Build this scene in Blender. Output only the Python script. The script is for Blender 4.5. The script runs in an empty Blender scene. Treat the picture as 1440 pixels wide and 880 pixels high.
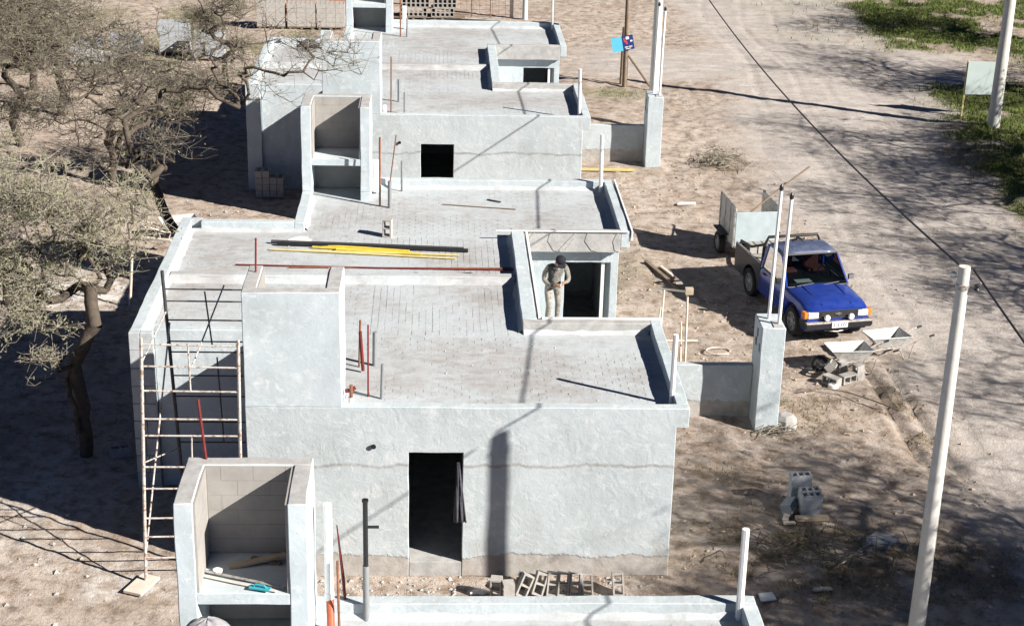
import bpy, bmesh, math, random
import numpy as np
from mathutils import Vector, Matrix
random.seed(7)
rng = np.random.default_rng(11)
S = bpy.context.scene
C = S.collection
PI = math.pi
R = math.radians

# ------------------------------------------------------------------ camera, sun, sky
FPX, PITCH, YAW, ROLL = 2269.39, 0.37583466, 0.05123308, 0.02548232
cp, sp, cw, sw = math.cos(PITCH), math.sin(PITCH), math.cos(YAW), math.sin(YAW)
fw = Vector((sw*cp, cw*cp, -sp)); rt = Vector((cw, -sw, 0)); up = rt.cross(fw)
r2 = rt*math.cos(ROLL)+up*math.sin(ROLL); u2 = up*math.cos(ROLL)-rt*math.sin(ROLL)
cam = bpy.data.objects.new('camera', bpy.data.cameras.new('camera')); C.objects.link(cam)
cam.matrix_world = Matrix(((r2.x, u2.x, -fw.x, 0), (r2.y, u2.y, -fw.y, 0), (r2.z, u2.z, -fw.z, 14.35), (0, 0, 0, 1)))
cam.data.sensor_width = 36; cam.data.lens = 36*FPX/1440
cam.data.clip_start = .5; cam.data.clip_end = 3000
S.camera = cam

SUN = Vector((2.05, -1.16, 1.42)).normalized()
ls = bpy.data.lights.new('sun', 'SUN'); ls.energy = 5.0; ls.angle = R(.5); ls.color = (1, .935, .85)
so = bpy.data.objects.new('sun', ls); C.objects.link(so); so.location = (20, -10, 30)
so.rotation_euler = SUN.to_track_quat('Z', 'Y').to_euler()
W = bpy.data.worlds.new('World'); S.world = W; W.use_nodes = True
wn = W.node_tree.nodes; wn.clear()
sky = wn.new('ShaderNodeTexSky'); sky.sky_type = 'NISHITA'; sky.sun_disc = False
sky.altitude = 2500; sky.air_density = .3; sky.dust_density = .1; sky.ozone_density = 5
sky.sun_elevation = math.asin(SUN.z); sky.sun_rotation = math.atan2(SUN.x, SUN.y)
bg = wn.new('ShaderNodeBackground'); bg.inputs[1].default_value = .05
wo = wn.new('ShaderNodeOutputWorld')
W.node_tree.links.new(sky.outputs[0], bg.inputs[0]); W.node_tree.links.new(bg.outputs[0], wo.inputs[0])
S.view_settings.view_transform = 'Standard'; S.view_settings.look = 'None'
S.view_settings.exposure = 1.12; S.view_settings.gamma = 1
try:
    S.cycles.max_bounces = 6; S.cycles.transparent_max_bounces = 8
except Exception: pass

# ------------------------------------------------------------------ materials
class NT:
    def __init__(s, name):
        s.m = bpy.data.materials.new(name); s.m.use_nodes = True
        s.t = s.m.node_tree; s.n = s.t.nodes; s.n.clear()
        s.out = s.n.new('ShaderNodeOutputMaterial'); s.b = s.n.new('ShaderNodeBsdfPrincipled')
        s.t.links.new(s.b.outputs[0], s.out.inputs[0])
        s.pos = s.n.new('ShaderNodeNewGeometry').outputs['Position']
    def L(s, a, b): s.t.links.new(a, b)
    def noise(s, scale, detail=5, rough=.55, vec=None, dist=0, out=0):
        n = s.n.new('ShaderNodeTexNoise'); n.inputs['Scale'].default_value = scale
        n.inputs['Detail'].default_value = detail; n.inputs['Roughness'].default_value = rough
        n.inputs['Distortion'].default_value = dist
        s.L(vec if vec is not None else s.pos, n.inputs['Vector']); return n.outputs[out]
    def scaled(s, v, loc=(0, 0, 0), rot=(0, 0, 0), vec=None):
        n = s.n.new('ShaderNodeMapping'); n.inputs['Scale'].default_value = v; n.inputs['Location'].default_value = loc
        n.inputs['Rotation'].default_value = rot
        s.L(vec if vec is not None else s.pos, n.inputs[0]); return n.outputs[0]
    def ramp(s, f, *stops):
        n = s.n.new('ShaderNodeValToRGB'); e = n.color_ramp.elements
        while len(e) < len(stops): e.new(.5)
        for q, (p, c) in zip(e, stops):
            q.position = p; q.color = (c, c, c, 1) if not hasattr(c, '__len__') else (*c, 1)
        s.L(f, n.inputs[0]); return n.outputs[0]
    def mix(s, f, a, b, mode='MIX'):
        n = s.n.new('ShaderNodeMix'); n.data_type = 'RGBA'; n.blend_type = mode
        for i, v in ((0, f), (6, a), (7, b)):
            if hasattr(v, 'is_linked'): s.L(v, n.inputs[i])
            elif i == 0: n.inputs[0].default_value = v
            else: n.inputs[i].default_value = (*v, 1)
        return n.outputs[2]
    def math(s, op, a, b=0, clamp=False):
        n = s.n.new('ShaderNodeMath'); n.operation = op; n.use_clamp = clamp
        for i, v in ((0, a), (1, b)):
            if hasattr(v, 'is_linked'): s.L(v, n.inputs[i])
            else: n.inputs[i].default_value = v
        return n.outputs[0]
    def sep(s, v=None):
        n = s.n.new('ShaderNodeSeparateXYZ'); s.L(v if v is not None else s.pos, n.inputs[0]); return n.outputs
    def attr(s, name, out='Fac'):
        n = s.n.new('ShaderNodeAttribute'); n.attribute_name = name; return n.outputs[out]
    def isl(s): return s.n.new('ShaderNodeNewGeometry').outputs['Random Per Island']
    def orand(s): return s.n.new('ShaderNodeObjectInfo').outputs['Random']
    def bump(s, h, strength=.3, dist=.02):
        n = s.n.new('ShaderNodeBump'); n.inputs['Strength'].default_value = strength; n.inputs['Distance'].default_value = dist
        s.L(h, n.inputs['Height']); s.L(n.outputs[0], s.b.inputs['Normal']); return n
    def col(s, c):
        if hasattr(c, 'is_linked'): s.L(c, s.b.inputs['Base Color'])
        else: s.b.inputs['Base Color'].default_value = (*c, 1)
    def set(s, rough=.8, metal=0, spec=.3):
        s.b.inputs['Roughness'].default_value = rough; s.b.inputs['Metallic'].default_value = metal
        s.b.inputs['Specular IOR Level'].default_value = spec
        return s.m

def simple(name, c, rough=.7, metal=0, var=.18, scale=9, bump=.15, spec=.3, rust=None):
    t = NT(name)
    n = t.noise(scale, 6, .6)
    lo = tuple(x*(1-var) for x in c); hi = tuple(min(1, x*(1+var)) for x in c)
    k = t.mix(t.ramp(n, (.3, 0.), (.7, 1.)), lo, hi)
    if rust:
        k = t.mix(t.ramp(t.noise(scale*2.3, 5, .6), (.52, 0.), (.62, 1.)), k, rust)
    t.col(k)
    if bump: t.bump(t.noise(scale*4, 4), bump, .01)
    return t.set(rough, metal, spec)

def mat_plaster(name, front=False, tone=1.0, bs=.42):
    t = NT(name)
    a = t.noise(.55, 6, .6); b = t.noise(2.6, 8, .62, t.scaled((1, 1, .55)), .4); c = t.noise(26, 4, .6)
    k = t.mix(t.ramp(a, (.32, 0.), (.68, 1.)), (.385*tone, .445*tone, .475*tone), (.465*tone, .525*tone, .56*tone))
    k = t.mix(t.ramp(b, (.40, 0.), (.72, .8)), k, (.48*tone, .535*tone, .57*tone))
    k = t.mix(t.ramp(t.noise(1.1, 9, .68, t.scaled((1, 1, .8), (5, 3, 1))), (.48, 0.), (.68, .6)), k, (.33*tone, .365*tone, .38*tone))
    k = t.mix(t.ramp(c, (.22, .35), (.36, 0.)), k, (.26*tone, .28*tone, .29*tone))
    k = t.mix(t.ramp(t.noise(4.2, 9, .72, t.scaled((1, 1, 1.3), (7, 2, 3)), .6), (.52, 0.), (.64, .7)), k, (.56*tone, .60*tone, .62*tone))
    k = t.mix(t.ramp(t.noise(1.9, 6, .7, t.scaled((3, 3, .25), (1, 6, 3))), (.60, 0.), (.78, .5)), k, (.27*tone, .285*tone, .29*tone))
    # pits left by the trowel
    pit = t.ramp(t.noise(34, 3, .6), (.27, 1.), (.335, 0.))
    k = t.mix(t.math('MULTIPLY', pit, .6), k, (.17, .18, .19))
    h = t.math('ADD', t.math('ADD', t.math('MULTIPLY', t.noise(7, 6, .65, None, 1.2), .8), t.math('MULTIPLY', c, .35)), t.math('MULTIPLY', t.noise(2.2, 3, .5, None, 2.5), 1.1))
    if front:
        x, y, z = t.sep()
        w = t.noise(1.3, 6, .65, t.scaled((1, .13, .0))); w2 = t.noise(7, 5, .6)
        zz = t.math('ADD', z, t.math('ADD', t.math('MULTIPLY', w, -.30), t.math('MULTIPLY', w2, -.05)))
        d = t.math('ABSOLUTE', t.math('SUBTRACT', zz, 1.93))
        seam = t.math('MULTIPLY', t.ramp(d, (.012, 1.), (.04, 0.)), t.ramp(t.noise(5, 3, .6), (.3, .35), (.6, 1.)))
        k = t.mix(t.math('MULTIPLY', seam, .75), k, (.21, .205, .20))
        low = t.ramp(zz, (1.90, 1.), (1.94, 0.))
        k = t.mix(t.math('MULTIPLY', low, .12), k, (.40, .39, .36))
        h = t.math('ADD', h, t.math('MULTIPLY', t.math('SUBTRACT', 1, low), .9))
        zf = t.math('ADD', z, t.math('ADD', t.math('MULTIPLY', t.noise(1.6, 7, .65, t.scaled((1, .17, 0), (9, 0, 0))), -.35), t.math('MULTIPLY', w2, -.10)))
        foot = t.ramp(zf, (.16, 1.), (.19, 0.))
        fc = t.mix(t.ramp(t.noise(6, 6, .65), (.35, 0.), (.65, 1.)), (.32, .30, .278), (.43, .412, .392))
        k = t.mix(foot, k, fc)
        h = t.math('ADD', h, t.math('MULTIPLY', t.math('SUBTRACT', 1, foot), 1.2))
        sm = t.math('MULTIPLY', t.ramp(t.noise(2.2, 7, .65, t.scaled((1, 1, 1), (2, 7, 4))), (.5, 0.), (.7, 1.)), t.ramp(zf, (.15, 1.), (.9, 0.)))
        k = t.mix(t.math('MULTIPLY', sm, .6), k, (.30, .265, .22))
    h = t.math('SUBTRACT', h, t.math('MULTIPLY', pit, .6))
    t.col(k); t.bump(h, bs, .02)
    return t.set(.92, 0, .2)

def mat_roof(name, tile=False):
    t = NT(name)
    a = t.noise(.42, 6, .6, t.scaled((1, 1, 1), (3.3, 1.7, 0))); b = t.noise(3.2, 7, .62, t.scaled((.55, 1.6, 1)), .5); c = t.noise(30, 3)
    base = t.mix(t.ramp(b, (.3, 0.), (.7, 1.)), (.30, .30, .302), (.415, .42, .428))
    if tile:
        base = t.mix(t.math('MULTIPLY', t.isl(), .5), base, (.275, .25, .235))
    slurry = t.ramp(t.math('ADD', t.math('MULTIPLY', a, .75), t.math('MULTIPLY', t.noise(5, 6, .65), .35)), (.46, 0.), (.63, .85))
    k = t.mix(slurry, base, (.44, .485, .51))
    k = t.mix(t.ramp(t.noise(1.5, 8, .7, t.scaled((1, 1, 1), (8, 4, 0))), (.60, 0.), (.74, .5)), k, (.24, .225, .215))
    k = t.mix(t.ramp(c, (.22, .5), (.34, 0.)), k, (.2, .18, .17))
    t.col(k); t.bump(t.math('ADD', t.noise(11, 6, .65), t.math('MULTIPLY', c, .3)), .5, .015)
    return t.set(.93, 0, .2)

def mat_ground():
    t = NT('dirt')
    road = t.attr('road'); grass = t.attr('grass'); weed = t.attr('weed'); lime = t.attr('lime')
    n1 = t.noise(.28, 7, .6); n2 = t.noise(1.7, 8, .66); n3 = t.noise(9, 7, .68); n4 = t.noise(45, 3, .6)
    k = t.mix(t.ramp(n1, (.33, 0.), (.67, 1.)), (.325, .26, .21), (.445, .38, .325))
    k = t.mix(t.ramp(n2, (.42, 0.), (.70, .75)), k, (.54, .485, .44))
    k = t.mix(t.ramp(t.noise(2.9, 8, .7, t.scaled((1, 1, 1), (4, 9, 0))), (.47, 0.), (.64, .9)), k, (.19, .14, .105))
    k = t.mix(t.ramp(n3, (.30, .75), (.44, 0.)), k, (.17, .12, .085))
    k = t.mix(t.ramp(n3, (.60, 0.), (.74, .6)), k, (.50, .43, .37))
    ds = t.noise(1.3, 7, .62, t.scaled((.5, 1.5, 1), (0, 0, 0), (0, 0, R(-8))), .8)
    rd = t.mix(t.ramp(ds, (.34, 0.), (.66, 1.)), (.365, .33, .303), (.505, .472, .443))
    rd = t.mix(t.ramp(t.noise(5.5, 6, .65, t.scaled((.6, 1.3, 1))), (.34, .5), (.48, 0.)), rd, (.30, .25, .22))
    k = t.mix(t.math('MULTIPLY', road, .9), k, rd)
    wd = t.mix(t.ramp(n3, (.35, 0.), (.65, 1.)), (.075, .06, .035), (.24, .18, .12))
    k = t.mix(t.math('MULTIPLY', weed, t.ramp(n2, (.3, .35), (.6, 1.))), k, wd)
    gr = t.mix(t.ramp(n3, (.35, 0.), (.65, 1.)), (.06, .085, .02), (.17, .165, .07))
    k = t.mix(t.math('MULTIPLY', grass, t.ramp(n2, (.30, .5), (.55, 1.))), k, gr)
    lm = t.math('MULTIPLY', lime, t.ramp(t.noise(3.4, 6, .65), (.42, 0.), (.56, 1.)))
    k = t.mix(lm, k, (.62, .62, .60))
    sp = t.math('SUBTRACT', 1, t.math('MULTIPLY', road, .75))
    k = t.mix(t.math('MULTIPLY', sp, t.ramp(n4, (.26, .6), (.38, 0.))), k, (.13, .095, .07))
    k = t.mix(t.math('MULTIPLY', sp, t.ramp(n4, (.66, 0.), (.74, .6))), k, (.58, .52, .46))
    t.col(k)
    t.bump(t.math('ADD', t.math('MULTIPLY', n3, .8), t.math('MULTIPLY', n4, .4)), .8, .05)
    return t.set(.96, 0, .12)

def mat_paint(name, c, dust=.25, dustc=(.35, .33, .32), rough=.28, coat=.6):
    t = NT(name)
    nz = t.n.new('ShaderNodeNewGeometry').outputs['Normal']
    z = t.sep(nz)[2]
    d = t.math('MULTIPLY', t.ramp(t.noise(5, 7, .65), (.35, .25), (.7, 1.)), t.ramp(z, (.3, .35), (.95, 1.)))
    t.col(t.mix(t.math('MULTIPLY', d, dust), c, dustc))
    t.b.inputs['Coat Weight'].default_value = coat; t.b.inputs['Coat Roughness'].default_value = .12
    m = t.set(rough, 0, .5)
    return m

def mat_glass(name, tint=(.78, .86, .86), f=.55):
    t = NT(name); t.n.remove(t.b)
    tr = t.n.new('ShaderNodeBsdfTransparent'); tr.inputs[0].default_value = (*tint, 1)
    gl = t.n.new('ShaderNodeBsdfGlossy'); gl.inputs['Roughness'].default_value = .05; gl.inputs[0].default_value = (.9, .95, 1, 1)
    fr = t.n.new('ShaderNodeFresnel'); fr.inputs[0].default_value = 1.35
    mx = t.n.new('ShaderNodeMixShader')
    t.L(fr.outputs[0], mx.inputs[0]); t.L(tr.outputs[0], mx.inputs[1]); t.L(gl.outputs[0], mx.inputs[2]); t.L(mx.outputs[0], t.out.inputs[0])
    return t.m

M = {}
M['wall'] = mat_plaster('plaster'); M['smooth'] = mat_plaster('smooth_plaster', False, 1.06, .2); M['front'] = mat_plaster('front_plaster', True)
M['roof'] = mat_roof('roof_mortar'); M['tile'] = mat_roof('roof_tile', True)
M['inner'] = simple('niche_plaster', (.315, .302, .285), .9, 0, .12, 3, .3)
M['coping'] = simple('coping_mortar', (.365, .365, .36), .93, 0, .2, 5, .5)
M['dirt'] = mat_ground()
M['block'] = simple('concrete_block', (.36, .345, .325), .95, 0, .16, 12, .5)
M['block_grey'] = simple('grey_block', (.33, .35, .37), .95, 0, .12, 12, .5)
M['block_pale'] = simple('pale_block', (.36, .385, .415), .95, 0, .12, 9, .4)
M['block_rough'] = simple('corner_block', (.40, .43, .45), .95, 0, .14, 8, .5)
M['pole'] = simple('pole_concrete', (.55, .545, .51), .85, 0, .10, 4, .3)
M['pvc'] = simple('white_pvc', (.80, .80, .78), .45, 0, .06, 8, .05, .4)
M['grey_pvc'] = simple('grey_pvc', (.22, .235, .24), .5, 0, .1, 8, .05, .4)
M['black'] = simple('black_plastic', (.018, .018, .02), .45, 0, .2, 8, .05, .4)
M['orange_pipe'] = simple('orange_pipe', (.42, .09, .04), .5, 0, .15, 8, .05, .4)
M['red'] = simple('red_rod', (.15, .024, .022), .6, 0, .25, 9, .1)
M['red_bright'] = simple('red_print', (.5, .06, .07), .6, 0, .1, 9, .02)
M['rust'] = simple('rusty_steel', (.22, .10, .06), .8, 0, .35, 9, .3)
M['yellow'] = simple('yellow_tube', (.62, .47, .06), .5, 0, .12, 9, .05)
M['yellow_pale'] = simple('pale_yellow_tube', (.55, .46, .20), .6, 0, .15, 9, .05)
M['steel'] = simple('dull_steel', (.42, .41, .40), .5, .4, .2, 9, .15, .4, (.25, .15, .10))
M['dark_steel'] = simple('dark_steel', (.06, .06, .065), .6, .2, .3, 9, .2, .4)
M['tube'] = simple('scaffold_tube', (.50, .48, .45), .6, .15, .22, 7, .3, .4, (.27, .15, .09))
M['wood'] = simple('timber', (.44, .36, .27), .85, 0, .2, 6, .3)
M['wood_dark'] = simple('weathered_timber', (.20, .155, .115), .9, 0, .25, 6, .4)
M['wood_pale'] = simple('pale_timber', (.60, .53, .45), .85, 0, .12, 6, .3)
M['bark'] = simple('bark', (.085, .069, .055), .95, 0, .35, 9, .8)
M['twig'] = simple('twig', (.27, .245, .20), .95, 0, .25, 4, .2)
M['twig_dark'] = simple('dark_twig', (.15, .132, .105), .95, 0, .3, 4, .2)
M['blue'] = mat_paint('blue_paint', (.004, .027, .245), .14, (.20, .24, .32))
M['blue_roof'] = mat_paint('dusty_sky_tinted_roof', (.03, .045, .11), .55, (.17, .20, .26), .5, .2)  # same blue paint, greyed by dust and by sky reflection put into the colour
M['rubber'] = simple('rubber', (.02, .02, .021), .8, 0, .25, 12, .3)
M['alloy'] = simple('alloy', (.45, .45, .46), .35, .7, .1, 12, .05, .5)
M['chrome'] = simple('chrome', (.7, .7, .72), .15, .9, .05, 9, 0, .5)
M['trim'] = simple('black_trim', (.02, .02, .022), .5, 0, .2, 12, .05, .4)
M['lamp'] = simple('lamp_lens', (.80, .80, .78), .12, 0, .05, 20, .1, .6)
M['amber'] = simple('amber_lens', (.75, .22, .03), .2, 0, .1, 20, .05, .6)
M['plate'] = simple('plate_white', (.72, .70, .66), .5, 0, .06, 14, 0)
M['seat'] = simple('red_seat', (.20, .06, .05), .9, 0, .15, 12, .2)
M['glass'] = mat_glass('car_glass', (.34, .41, .42)); M['glass_dark'] = mat_glass('dark_car_glass', (.22, .25, .27))
M['trailer'] = simple('trailer_sheet', (.50, .51, .49), .6, .1, .14, 3.5, .15, .4, (.34, .30, .25))
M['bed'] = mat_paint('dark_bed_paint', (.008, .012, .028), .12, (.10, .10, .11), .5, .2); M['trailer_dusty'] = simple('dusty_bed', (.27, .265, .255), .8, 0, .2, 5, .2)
M['trailer_front'] = simple('trailer_front_sheet', (.42, .50, .53), .6, .1, .12, 3.5, .15)
M['barrow'] = simple('barrow_sheet', (.52, .53, .52), .55, .15, .18, 6, .2, .4, (.40, .36, .30))
M['cloth_dark'] = simple('dark_cloth', (.055, .055, .068), .95, 0, .25, 14, .3)
M['cloth_grey'] = simple('grey_cloth', (.27, .27, .285), .95, 0, .15, 14, .3)
M['white'] = simple('white_plastic', (.78, .77, .74), .6, 0, .05, 8, .05)
M['teal'] = simple('teal_plastic', (.05, .33, .40), .5, 0, .1, 8, .05)
M['cyan'] = simple('cyan_board', (.10, .46, .68), .6, 0, .06, 4, .05)
M['navy'] = simple('navy_board', (.018, .035, .16), .6, 0, .08, 4, .05)
M['panel'] = simple('pale_green_panel', (.44, .52, .51), .6, 0, .06, 2, .05)
M['skin'] = simple('skin', (.30, .17, .11), .6, 0, .1, 20, .1)
M['jacket'] = simple('beige_jacket', (.215, .205, .185), .95, 0, .45, 16, .4)
M['trousers'] = simple('beige_trousers', (.26, .243, .22), .95, 0, .5, 16, .4)
M['vest'] = simple('charcoal_vest', (.05, .05, .055), .95, 0, .2, 12, .4)
M['cap'] = simple('navy_cap', (.014, .015, .022), .9, 0, .2, 12, .3)
M['mask'] = simple('blue_neckerchief', (.05, .055, .12), .9, 0, .2, 12, .3)
M['boot'] = simple('boot', (.05, .04, .035), .8, 0, .2, 12, .3)
M['red_brick'] = simple('red_brick', (.36, .15, .10), .92, 0, .2, 6, .4)
M['stone'] = simple('pebble', (.36, .29, .235), .95, 0, .3, 3, .4)
M['wire'] = simple('wire', (.025, .025, .028), .6, 0, .2, 9, 0)
M['asph'] = simple('slab_grey', (.26, .28, .32), .9, 0, .2, 9, .4)
M['blue_pole'] = simple('pale_blue_steel', (.52, .60, .64), .5, .1, .08, 5, .1)
def mat_leaf(name, a, b):
    t = NT(name); t.col(t.mix(t.isl(), a, b)); return t.set(.9, 0, .15)
M['leaf'] = mat_leaf('olive_leaf', (.145, .148, .085), (.255, .252, .165))
M['leaf_dark'] = mat_leaf('dark_olive_leaf', (.09, .095, .05), (.22, .21, .14))
M['grass'] = mat_leaf('grass_blade', (.05, .095, .016), (.15, .19, .05))
M['dry'] = mat_leaf('dry_weed', (.10, .085, .045), (.26, .215, .135))

# ------------------------------------------------------------------ mesh helpers
class MB:
    def __init__(s): s.v = []; s.f = []; s.k = []; s.cur = 0; s.T = None
    def vs(s, pts):
        b = len(s.v)
        for p in pts:
            p = Vector(p)
            if s.T is not None: p = s.T @ p
            s.v.append(p[:])
        return b
    def face(s, idx): s.f.append(tuple(idx)); s.k.append(s.cur)
    def quad(s, a, b, c, d):
        i = s.vs((a, b, c, d)); s.face((i, i+1, i+2, i+3)); return s
    def box(s, x0, y0, z0, x1, y1, z1):
        if x0 > x1: x0, x1 = x1, x0
        if y0 > y1: y0, y1 = y1, y0
        if z0 > z1: z0, z1 = z1, z0
        i = s.vs([(x, y, z) for z in (z0, z1) for x, y in ((x0, y0), (x1, y0), (x1, y1), (x0, y1))])
        for q in ((3, 2, 1, 0), (4, 5, 6, 7), (0, 1, 5, 4), (1, 2, 6, 5), (2, 3, 7, 6), (3, 0, 4, 7)): s.face([i+j for j in q])
        return s
    def prism(s, poly, a, b, ax='z'):
        n = len(poly)
        def P(p, h): return {'z': (p[0], p[1], h), 'y': (p[0], h, p[1]), 'x': (h, p[0], p[1])}[ax]
        i = s.vs([P(p, a) for p in poly]+[P(p, b) for p in poly])
        s.face([i+j for j in range(n)][::-1]); s.face([i+n+j for j in range(n)])
        for j in range(n): s.face((i+j, i+(j+1) % n, i+n+(j+1) % n, i+n+j))
        return s
    def path(s, pts, r, n=8, cap=True):
        pts = [Vector(p) for p in pts]; m = len(pts)
        rs = r if hasattr(r, '__len__') else [r]*m
        rings = []; ref = None
        for k in range(m):
            d = (pts[min(k+1, m-1)]-pts[max(k-1, 0)]).normalized()
            if ref is None: ref = Vector((0, 0, 1)) if abs(d.z) < .9 else Vector((1, 0, 0))
            a = d.cross(ref).normalized(); b = a.cross(d).normalized(); ref = b
            rings.append(s.vs([pts[k]+(a*math.cos(2*PI*j/n)+b*math.sin(2*PI*j/n))*rs[k] for j in range(n)]))
        for k in range(m-1):
            for j in range(n):
                s.face((rings[k]+j, rings[k]+(j+1) % n, rings[k+1]+(j+1) % n, rings[k+1]+j))
        if cap:
            s.face([rings[0]+j for j in range(n)][::-1]); s.face([rings[-1]+j for j in range(n)])
        return s
    def lathe(s, prof, n=20, T=None, close=False):
        # profile (r, z) around z
        old = s.T; s.T = (old @ T if old is not None and T is not None else (T if T is not None else old))
        rings = [s.vs([(r*math.cos(2*PI*j/n), r*math.sin(2*PI*j/n), z) for j in range(n)]) for r, z in prof]
        for k in range(len(prof)-1):
            for j in range(n): s.face((rings[k]+j, rings[k]+(j+1) % n, rings[k+1]+(j+1) % n, rings[k+1]+j))
        if close:
            for j in range(n): s.face((rings[-1]+j, rings[-1]+(j+1) % n, rings[0]+(j+1) % n, rings[0]+j))
        else:
            s.face([rings[0]+j for j in range(n)][::-1]); s.face([rings[-1]+j for j in range(n)])
        s.T = old; return s
    def voxel(s, xs, ys, zs, solid):
        nx, ny, nz = len(xs)-1, len(ys)-1, len(zs)-1
        vid = {}
        def V(i, j, k):
            if (i, j, k) not in vid: vid[i, j, k] = s.vs([(xs[i], ys[j], zs[k])])
            return vid[i, j, k]
        def so(i, j, k): return 0 <= i < nx and 0 <= j < ny and 0 <= k < nz and solid(i, j, k)
        for i in range(nx):
            for j in range(ny):
                for k in range(nz):
                    if not so(i, j, k): continue
                    if not so(i-1, j, k): s.face((V(i, j, k), V(i, j, k+1), V(i, j+1, k+1), V(i, j+1, k)))
                    if not so(i+1, j, k): s.face((V(i+1, j, k), V(i+1, j+1, k), V(i+1, j+1, k+1), V(i+1, j, k+1)))
                    if not so(i, j-1, k): s.face((V(i, j, k), V(i+1, j, k), V(i+1, j, k+1), V(i, j, k+1)))
                    if not so(i, j+1, k): s.face((V(i, j+1, k), V(i, j+1, k+1), V(i+1, j+1, k+1), V(i+1, j+1, k)))
                    if not so(i, j, k-1): s.face((V(i, j, k), V(i, j+1, k), V(i+1, j+1, k), V(i+1, j, k)))
                    if not so(i, j, k+1): s.face((V(i, j, k+1), V(i+1, j, k+1), V(i+1, j+1, k+1), V(i, j+1, k+1)))
        return s
    def mesh(s, name, mats, smooth=False):
        me = bpy.data.meshes.new(name); me.from_pydata(s.v, [], s.f)
        for m in (mats if isinstance(mats, (list, tuple)) else [mats]): me.materials.append(m)
        if len(set(s.k)) > 1: me.polygons.foreach_set('material_index', s.k)
        if smooth:
            me.polygons.foreach_set('use_smooth', [True]*len(me.polygons))
            try: me.set_sharp_from_angle(angle=R(40))
            except Exception: pass
        me.update(); return me
    def build(s, name, mats, parent=None, smooth=False, bevel=0, loc=None, rz=0, wob=None):
        me = s.mesh(name, mats, smooth)
        if wob or (wob is None and name in WOBBLE): wobble(me)
        return link(name, me, parent, bevel, loc, rz)
WOBBLE = ('front_wall', 'parapet', 'party_parapet', 'tank_tower', 'side_wall', 'column', 'low_wall', 'coping', 'porch_wall', 'shelf')
from mathutils import noise as mnoise
def wobble(me, step=.31, amp=.014):
    """hand-trowelled masonry: cut the faces into a coarse grid and let its points stray a little"""
    b = bmesh.new(); b.from_mesh(me); bmesh.ops.recalc_face_normals(b, faces=b.faces)
    lo = [min(v.co[i] for v in b.verts) for i in range(3)]; hi = [max(v.co[i] for v in b.verts) for i in range(3)]
    for i in range(3):
        n = Vector([float(j == i) for j in range(3)])
        for k in range(math.floor(lo[i]/step)+1, math.ceil(hi[i]/step)):
            p = k*step+.013
            if lo[i]+.03 < p < hi[i]-.03:
                bmesh.ops.bisect_plane(b, geom=b.verts[:]+b.edges[:]+b.faces[:], plane_co=n*p, plane_no=n, dist=.0005)
    for v in b.verts:
        q = v.co.copy()
        v.co += mnoise.noise_vector(q*1.1)*amp*.9+mnoise.noise_vector(q*3.7+Vector((5, 3, 1)))*amp*.7
    b.to_mesh(me); b.free()
    me.polygons.foreach_set('use_smooth', [True]*len(me.polygons))
    try: me.set_sharp_from_angle(angle=R(35))
    except Exception: pass
    me.update()

def link(name, me, parent=None, bevel=0, loc=None, rz=0):
    o = bpy.data.objects.new(name, me); C.objects.link(o)
    if parent is not None: o.parent = parent
    if loc is not None: o.location = loc
    if rz: o.rotation_euler = (0, 0, rz)
    if bevel:
        b = o.modifiers.new('bevel', 'BEVEL'); b.width = bevel; b.segments = 2; b.limit_method = 'ANGLE'; b.angle_limit = R(40)
    return o
def tag(o, label=None, cat=None, group=None, kind=None):
    if label: o['label'] = label
    if cat: o['category'] = cat
    if group: o['group'] = group
    if kind: o['kind'] = kind
    return o
def thing(name, label, cat, loc=(0, 0, 0), rz=0, group=None):
    o = bpy.data.objects.new(name, None); o.empty_display_size = .2; C.objects.link(o)
    o.location = loc; o.rotation_euler = (0, 0, rz)
    return tag(o, label, cat, group)
def one(name, mb, mat, label, cat, loc=(0, 0, 0), rz=0, group=None, smooth=False, bevel=0, kind=None):
    return tag(mb.build(name, mat, None, smooth, bevel, loc, rz), label, cat, group, kind)
def copy_tree(o, parent=None):
    c = o.copy(); C.objects.link(c)
    if parent is not None: c.parent = parent
    for ch in o.children: copy_tree(ch, c)
    return c
def np_mesh(name, V, F, mat, n=3):
    me = bpy.data.meshes.new(name); V = np.ascontiguousarray(V, np.float32); F = np.ascontiguousarray(F, np.int32)
    me.vertices.add(len(V)); me.vertices.foreach_set('co', V.ravel())
    me.loops.add(F.size); me.loops.foreach_set('vertex_index', F.ravel())
    me.polygons.add(len(F)); me.polygons.foreach_set('loop_start', np.arange(0, F.size, n, dtype=np.int32))
    try: me.polygons.foreach_set('loop_total', np.full(len(F), n, np.int32))
    except Exception: pass
    me.materials.append(mat); me.update(calc_edges=True); me.validate(); me.polygons.foreach_set('use_smooth', [False]*len(me.polygons)); return me

# numpy value noise
_tab = rng.random((256, 256))
def vnoise(x, y):
    xi = np.floor(x).astype(int); yi = np.floor(y).astype(int); fx = x-xi; fy = y-yi
    fx = fx*fx*(3-2*fx); fy = fy*fy*(3-2*fy)
    g = lambda a, b: _tab[a & 255, b & 255]
    return (g(xi, yi)*(1-fx)+g(xi+1, yi)*fx)*(1-fy)+(g(xi, yi+1)*(1-fx)+g(xi+1, yi+1)*fx)*fy
def fbm(x, y, o=5, g=.5):
    s = 0; a = 1; t = 0
    for i in range(o):
        s = s+a*vnoise(x*2**i+17.3*i, y*2**i+9.1*i); t += a; a *= g
    return s/t
def sstep(a, b, x):
    t = np.clip((x-a)/(b-a), 0, 1); return t*t*(3-2*t)

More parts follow.
